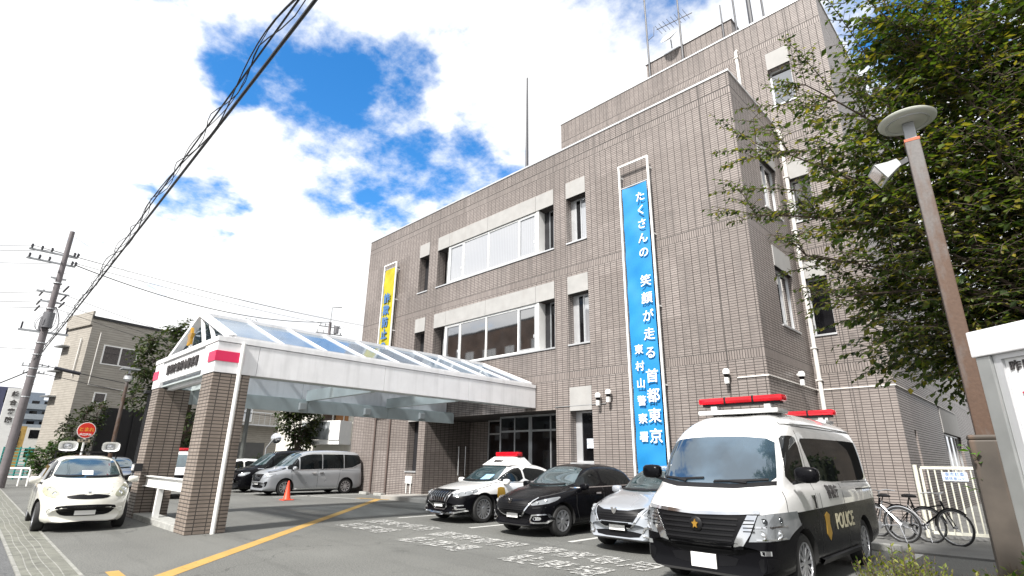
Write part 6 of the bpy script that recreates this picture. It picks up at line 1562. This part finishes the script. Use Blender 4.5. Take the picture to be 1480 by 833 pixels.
sl = thing('street_lamp', 'slim grey street lamp post with a flat rectangular head before the beige building', 'street lamp', (-29.8, 5.3, 0))
MB().tube([(-29.8, 5.3, 0), (-29.8, 5.3, 5.1)], [.09, .07], 10).obj('pole', RUST, sl, smooth=True)
m = MB(); m.lathe([(.08, 4.75), (.18, 4.85), (.16, 5.0), (.08, 5.05)], 12, Matrix.Translation((-29.8, 5.3, 0))); m.obj('lantern', ALU, sl, smooth=True)
m = MB(); m.box(-30.1, -29.5, 4.95, 5.65, 5.28, 5.34); m.box(-29.84, -29.76, 5.26, 5.34, 5.05, 5.28); m.obj('flat_head', STEEL, sl)
sb = thing('street_lamp', 'black post with square head right of the slim grey street lamp', 'street lamp', (-30, 6.35, 0))
MB().tube([(-30, 6.35, 0), (-30, 6.35, 4.3)], .09, 10).obj('pole', BLACKM, sb, smooth=True); MB().box(-30.2, -29.8, 6.1, 6.6, 4.3, 4.45).obj('head', BLACKM, sb, bevel=.02)
# stop sign
ss = thing('stop_sign', 'round red stop sign with Japanese lettering above the white hatchback', 'road sign', (-27.6, 3.95, 0))
MB().tube([(-27.6, 3.95, 0), (-27.6, 3.95, 2.75)], .035, 8).obj('post', WPAINT, ss, smooth=True)
Ms = frame((-27.55, 3.93, 2.47), (-.12, 1, 0), (0, 0, 1))
MB().lathe([(0, -.01), (.31, -.01), (.31, .005), (0, .006)], 40, Ms).obj('rim', WPAINT, ss)
MB().lathe([(.285, .004), (.285, .012), (0, .012)], 40, Ms).obj('disc', pbr('sign_red', (.7, .03, .015), .4, var=.04), ss)
text('とまれ', .17, Ms @ Matrix.Translation((0, .02, .014)), pbr('lettering_yellow', (.8, .35, .04), .5), 'lettering', ss, ext=.002, off=.006)
text('出口注意', .1, Ms @ Matrix.Translation((0, -.17, .014)), TW, 'lettering', ss, ext=.002, off=.004)
m = MB(); m.box(-.2, .2, -.055, .055, -.01, .01, 0, Ms @ Matrix.Translation((0, -.4, 0))); pl_ = m.obj('name_plate', pbr('plate_beige', (.5, .42, .3), .5), ss)
text('駐車場', .09, Ms @ Matrix.Translation((0, -.4, .012)), TK, 'lettering', pl_, ext=.001, off=.003)
# traffic mirror
cm = thing('traffic_mirror', 'small round traffic mirror near the pole behind the near canopy column', 'traffic mirror', (-29.2, 12.0, 0))
MB().tube([(-29.3, 11.8, 0), (-29.3, 11.8, 2.0), (-29.2, 12.1, 2.5)], .035, 8).obj('post', STEEL, cm, smooth=True)
MB().lathe([(0, .06), (.15, .045), (.26, 0), (.27, -.03), (0, -.05)], 24, Matrix.Translation((-29.2, 12.2, 2.5)) @ Vector((1, -.6, 0)).to_track_quat('Z', 'Y').to_matrix().to_4x4()).obj('mirror', CHROME, cm, smooth=True)
# guard pipes at the left
gp = thing('guard_rail', 'white bent pipe guard rail beside the far end of the drainage channel', 'guard rail', (-38.5, 3.1, 0))
m = MB()
for (a, b) in (((-39.4, 1.9), (-37.6, 3.5)),):
    a = Vector((*a, 0)); b = Vector((*b, 0)); U_ = Vector((0, 0, 1))
    m.tube([a, a + U_ * .75, a.lerp(b, .04) + U_ * .85, a.lerp(b, .96) + U_ * .85, b + U_ * .75, b], .05, 10); m.tube([a + U_ * .42, b + U_ * .42], .04, 8); m.tube([a.lerp(b, .8), a.lerp(b, .8) + U_ * .85], .045, 8)
m.obj('pipe', WPAINT, gp, smooth=True)
# ------------------------------------------------------------------ buildings behind
def siding(name, c, pitch=.15):
    m = bpy.data.materials.new(name); t = NT(m); g_ = t.N('ShaderNodeNewGeometry').outputs['Position']; sp = t.N('ShaderNodeSeparateXYZ'); t.L(g_, sp.inputs[0])
    fr_ = t.math('FRACT', t.math('DIVIDE', sp.outputs[2], pitch)); ln_ = t.math('LESS_THAN', fr_, .12)
    cc = t.mix(t.ramp(t.noise(t.scalev(g_, (1, 1, 7)), 2.2, 5), .35, .65), tuple(x * .86 for x in c), tuple(x * 1.1 for x in c))
    sv = t.ramp(t.noise(t.scalev(g_, (1.5, 1.5, .2)), 1.6, 5), .55, .8); cc = t.mix(t.math('MULTIPLY', sv, .35), cc, tuple(x * .55 for x in c))
    t.L(t.mix(ln_, cc, tuple(x * .5 for x in c)), t.b.inputs['Base Color']); t.b.inputs['Roughness'].default_value = .7; return m
SID = siding('beige_siding', (.35, .325, .285)); SID2 = siding('grey_siding', (.36, .34, .31))
STUC = pbr('cream_stucco', (.62, .6, .55), .8, var=.06, stain=.2)
def house(label, o, U, L_, D, H_, mat, wins=(), name='house', cap=True, roofm=None):
    """front face from o along U; depth to the left-hand normal side (away from camera)"""
    U = Vector((*U, 0)).normalized(); Nn = Vector((-U.y, U.x, 0)); b = thing(name, label, 'building', o)
    M = Matrix.Translation(o) @ Matrix((U, Nn, Vector((0, 0, 1)))).transposed().to_4x4()
    MB().box(0, L_, 0, D, 0, H_, 0, M).obj('wall', mat, b)
    if cap: MB().box(-.08, L_ + .08, -.08, D + .08, H_ + .002, H_ + .16, 0, M).obj('roof_edge', roofm or BLACKM, b)
    for (x0, x1, z0, z1, side) in wins:
        Mw = M if side == 'F' else Matrix.Translation(M @ Vector((0, D, 0))) @ Matrix((-Nn, U, Vector((0, 0, 1)))).transposed().to_4x4()
        m = MB(); fw = .07
        m.box(x0, x1, -.05, .0, z0, z0 + fw, 0, Mw); m.box(x0, x1, -.05, .0, z1 - fw, z1, 0, Mw); m.box(x0, x0 + fw, -.05, .0, z0 + fw, z1 - fw, 0, Mw); m.box(x1 - fw, x1, -.05, 0, z0 + fw, z1 - fw, 0, Mw)
        if x1 - x0 > 1.2: xm_ = (x0 + x1) / 2; m.box(xm_ - .04, xm_ + .04, -.055, -.002, z0 + fw, z1 - fw, 0, Mw)
        f = m.obj('window', WPAINT, b); MB().box(x0 + fw, x1 - fw, -.02, -.004, z0 + fw, z1 - fw, 0, Mw).obj('pane', GLASS, f)
    return b, M
bA, MA = house('beige horizontally sided building with dark roof edge behind the canopy', (-42.2, 5.0, 0), (-.25, .97), 15.5, 3.4, 9.82, SID, ((.9, 2.95, 7.05, 8.3, 'F'), (1.0, 1.7, 4.62, 5.3, 'F'), (4.2, 5.0, 3.9, 5.1, 'F'), (11.2, 12.1, 4.2, 5.4, 'F')), 'apartment_house')
m = MB(); m.box(-.12, 0.0, 0, 3.4, 9.4, 10.3, 0, MA); m.obj('parapet', SID, bA)
m = MB(); m.box(11.3, 13.6, -.03, -.002, 0, 2.65, 0, MA); m.obj('garage_door', pbr('garage_dark', (.09, .09, .09), .6), bA)
m = MB(); m.box(10.2, 15.2, -.9, -.0, 3.9, 4.0, 0, MA); m.tube([MA @ Vector((10.2, -.85, 4.9)), MA @ Vector((15.2, -.85, 4.9))], .03, 6)
for k in range(11): m.tube([MA @ Vector((10.2 + .5 * k, -.85, 4.0)), MA @ Vector((10.2 + .5 * k, -.85, 4.9))], .015, 5)
m.obj('balcony', ALU, bA)
m = MB(); m.tube([MA @ Vector((.55, -.06, 9.0)), MA @ Vector((.55, -.06, 5.7)), MA @ Vector((3.4, -.06, 5.5)), MA @ Vector((3.4, -.06, 3.9))], .035, 6); m.tube([MA @ Vector((-.08, .8, 8.6)), MA @ Vector((-.08, .8, 6.2))], .05, 6); m.obj('pipe', PIPE, bA, smooth=True)
for z in (8.2, 6.6, 5.0): m = MB(); m.box(-.45, 0, 2.4, 3.5, z, z + .08, 0, MA); m.obj('awning', STEEL, bA)
bk = thing('dark_fence_wall', 'tall black panel screen standing in front of the beige building', 'screen wall', (-36.6, 6.0, 0))
MB().box(-.55, 6.2, -5.2, -5.0, 0, 4.05, 0, MA).obj('panel', pbr('black_panel', (.012, .012, .014), .5), bk)
m = MB()
for k in range(5): m.box(-.6 + k * 1.68, -.52 + k * 1.68, -5.26, -5.2, 0, 4.1, 0, MA)
m.obj('post', BLACKM, bk)
bC, MC = house('cream house with a glazed white balcony between the beige building and the police station', (-37.2, 15.6, 0), (.94, .34), 6.3, 7, 5.7, STUC, ((3.7, 5.6, 2.9, 4.9, 'F'), (1.0, 2.6, .4, 2.2, 'F')), 'house', roofm=WPAINT)
m = MB(); m.box(3.2, 6.3, -1.1, -.05, 2.35, 2.6, 0, MC); m.box(5.5, 6.3, -1.15, -1.05, 2.6, 3.75, 0, MC); m.box(3.2, 5.5, -1.13, -1.08, 3.68, 3.75, 0, MC); m.box(6.2, 6.3, -1.05, -.1, 2.6, 3.75, 0, MC); m.box(3.2, 6.5, -1.15, -.1, 4.98, 5.12, 0, MC); m.obj('balcony', WPAINT, bC)
MB().box(3.2, 5.49, -1.12, -1.09, 2.62, 3.67, 0, MC).obj('balcony_glass', glassy('balcony_glass', (.3, .32, .33), .1), bC)
MB().box(4.9, 5.9, -.04, -.01, 3.8, 4.9, 0, MC).obj('wood_panel', pbr('wood_orange', (.35, .17, .07), .6, var=.2), bC)
bD, MD = house('grey two storey house with a flat roof behind the cream house', (-47, 24, 0), (.8, .6), 12, 8, 6.4, SID2, ((1, 3, 3.6, 5.0, 'F'), (5, 7, 3.6, 5.0, 'F')), 'house')
# low walls, hedge fence and far buildings at the left
fw_ = thing('teal_fence', 'teal mesh fence panels beyond the utility pole at the far left', 'fence', (-46, 4.5, 0))
m = MB()
for k in range(9): m.tube([(-50 + k * .9, 3.0 + k * .35, 0), (-50 + k * .9, 3.0 + k * .35, 2.0)], .05, 6)
m.obj('post', pbr('teal_paint', (.02, .2, .18), .5), fw_)
m = MB(); m.add([(-50, 3.0, .3), (-42.8, 5.8, .3), (-42.8, 5.8, 1.9), (-50, 3.0, 1.9)], [(0, 1, 2, 3)]); 
m = MB()
for z in [.3 + .2 * k for k in range(9)]: m.tube([(-50, 3.0, z), (-42.8, 5.8, z)], .03, 4)
m.obj('mesh_panel', MATS['teal_paint'], fw_)
lw = thing('block_wall', 'low concrete block wall under the roadside bush', 'wall', (-37, 3.9, 0)); MB().box(-41, -33.0, 4.35, 4.5, 0, .75).obj('wall', pbr('block_wall_tan', (.26, .22, .17), .85, var=.2, scale=3, stain=.4), lw)
def far(label, x, y, w, d, h, mat, rows, colsn, name='apartment_block', rz=0, bal=True):
    b = thing(name, label, 'building', (x, y, 0), rz); M = ROOTM[b.name]
    MB().box(-d, 0, -w / 2, w / 2, 0, h, 0, M).obj('wall', mat, b); 
    fh = h / rows
    if bal:
        for r_ in range(rows): MB().box(0.01, 1.2, -w / 2 + .3, w / 2 - .3, r_ * fh + .1, r_ * fh + 1.25, 0, M).obj('balcony', pbr('balcony_pale', (.24, .27, .30), .7), b)
    for r_ in range(rows):
        for c_ in range(colsn):
            y0 = -w / 2 + (c_ + .2) * w / colsn; MB().box(0, .03, y0, y0 + w / colsn * .6, r_ * fh + fh * .42, r_ * fh + fh * .88, 0, M).obj('window', GLASSD, b)
    return b, M
far('distant pale blue grey apartment block with rows of balconies at the far left', -165, 13.0, 11, 12, 13.5, pbr('far_grey', (.17, .20, .24), .8), 6, 5)
b_, M_ = far('rooftop lift tower of the distant apartment block', -168, 12.5, 4, 5, 15.3, MATS['far_grey'], 1, 1, 'lift_tower', 0, False)
far('distant low white building with a row of small windows at the far left', -110, 9.5, 10, 10, 5.4, STUC, 2, 5, 'low_building', 0, False)
far('distant building with a yellow orange shop fascia at the far left edge', -84, 3.0, 7, 8, 4.6, pbr('shop_fascia', (.36, .23, .06), .6, var=.3), 1, 3, 'shop_building', 0, False)
far('dark blue distant building at the left edge of the photo', -92, 3.0, 5, 8, 9.5, pbr('far_navy', (.05, .06, .12), .7), 3, 3, 'office_building', 0, False)
st_ = thing('sign_tower', 'tall white vertical sign tower with dark characters behind the utility pole', 'sign tower', (-66, 3.6, 0), -.1)
MB().box(-66.4, -66, 3.1, 4.25, 0, 7.2).obj('tower', WPAINT, st_); text('総合病院', .5, frame((-65.97, 3.68, 6.9), (0, 1, 0), (0, 0, 1)), TK, 'lettering', st_, ext=.01, off=.02, vert=True, ls=1.5)
# far skyline masses of vegetation and houses so the horizon is never bare
rh = random.Random(5)
for k in range(7):
    x = -60 - 9 * k + rh.uniform(-3, 3); y = 22 + k * 9 + rh.uniform(-3, 3)
    far(['tan', 'grey', 'cream', 'brown', 'white', 'pale green', 'light grey'][k] + ' distant house roofline beyond the car park', x, y, 9, 9, rh.uniform(5.5, 8), pbr('far_house_%d' % k, [(.3, .25, .2), (.3, .3, .3), (.5, .47, .4), (.2, .15, .12), (.6, .6, .58), (.35, .4, .34), (.42, .42, .43)][k], .8), 2, 3, 'distant_house', rh.uniform(-.7, -.3), False)
# buildings across the street, seen only as reflections in windows and cars
bE, ME = house('brown apartment building across the street mirrored in the second floor windows', (-31, -12.5, 0), (-1, 0), 34, 12, 16, pbr('brick_brown', (.16, .10, .07), .8, var=.3, scale=1.0), tuple((1.2 + 3 * c_, 2.6 + 3 * c_, 1 + 2.8 * r_, 2.6 + 2.8 * r_, 'F') for r_ in range(5) for c_ in range(10)), 'apartment_building')

# block added on the right, out of the frame: it shades and is mirrored in the van and the wing wall
bF, MF = house('unseen grey brown block added beyond the right edge mirrored in the side of the police van', (24, 40, 0), (0, -1), 46, 10, 7, pbr('block_brown', (.14, .11, .09), .8, var=.3), tuple((2 + 4 * c_, 4.2 + 4 * c_, 1 + 3 * r_, 2.4 + 3 * r_, 'F') for r_ in range(2) for c_ in range(10)), 'apartment_building')

bG, MG = house('dark brown house added behind the metal gate to darken reflections in the police van', (-.4, 21, 0), (1, 0), 14, 9, 7.5, pbr('dark_brown_wall', (.06, .05, .042), .8, var=.3), ((1, 2.6, 3.8, 5.0, 'F'), (5, 7, 3.8, 5.0, 'F')), 'house')  # dark house added behind the gate so the van side mirrors less sky
hg = thing('clipped_hedge', 'dark green hedge beyond the gate at the right', 'hedge', (3, 18, 0))
lf = MB()
for k in range(5200): add_leaf(lf, Vector((rg.uniform(-.6, 5), rg.uniform(17.2, 18.6), rg.uniform(.1, 2.3))), rv(rg) + Vector((0, -.5, .2)), rv(rg), .13, .08)
lf.obj('leaves', L_DARK, hg, fix=False); MB().box(-.5, 5, 17.5, 18.4, 0, 2.1).obj('stems', MATS['hedge_core'], hg)

# ------------------------------------------------------------------ pieces that stand apart become parts of their own
def split_parts(names):
    for o in [x for x in col.objects if x.type == 'MESH' and x.name.split('.')[0] in names]:
        me = o.data; n = len(me.vertices); par = list(range(n))
        def find(a):
            while par[a] != a: par[a] = par[par[a]]; a = par[a]
            return a
        for e in me.edges:
            a, b = find(e.vertices[0]), find(e.vertices[1])
            if a != b: par[a] = b
        isl = {}
        for i in range(n): isl.setdefault(find(i), []).append(i)
        if len(isl) < 2: continue
        bx = []
        for k, vv in isl.items():
            cs = [me.vertices[i].co for i in vv]; bx.append([[min(c[j] for c in cs) - .01 for j in range(3)], [max(c[j] for c in cs) + .01 for j in range(3)], {k}])
        ch = True
        while ch:
            ch = False
            for i in range(len(bx)):
                for j in range(i + 1, len(bx)):
                    if all(bx[i][0][q] <= bx[j][1][q] and bx[j][0][q] <= bx[i][1][q] for q in range(3)):
                        bx[i] = [[min(bx[i][0][q], bx[j][0][q]) for q in range(3)], [max(bx[i][1][q], bx[j][1][q]) for q in range(3)], bx[i][2] | bx[j][2]]
                        bx.pop(j); ch = True; break
                if ch: break
        if len(bx) < 2: continue
        for gi, (_, _, ks) in enumerate(bx):
            m2 = me.copy(); bm = bmesh.new(); bm.from_mesh(m2); bm.verts.ensure_lookup_table()
            bmesh.ops.delete(bm, geom=[bm.verts[i] for i in range(n) if find(i) not in ks], context='VERTS'); bm.to_mesh(m2); bm.free()
            if gi == 0: keep = m2
            else:
                c = o.copy(); c.data = m2; col.objects.link(c)
        o.data = keep
split_parts({'sash', 'insulator', 'crossarm', 'step_bolt', 'bracket', 'drain_pipe', 'hand_rail', 'post', 'roof_coping', 'door_handle', 'wiper', 'roof_edge', 'kickstand', 'pipe', 'soffit', 'notice_plate', 'fascia', 'cheek_panel', 'bumper_trim'})
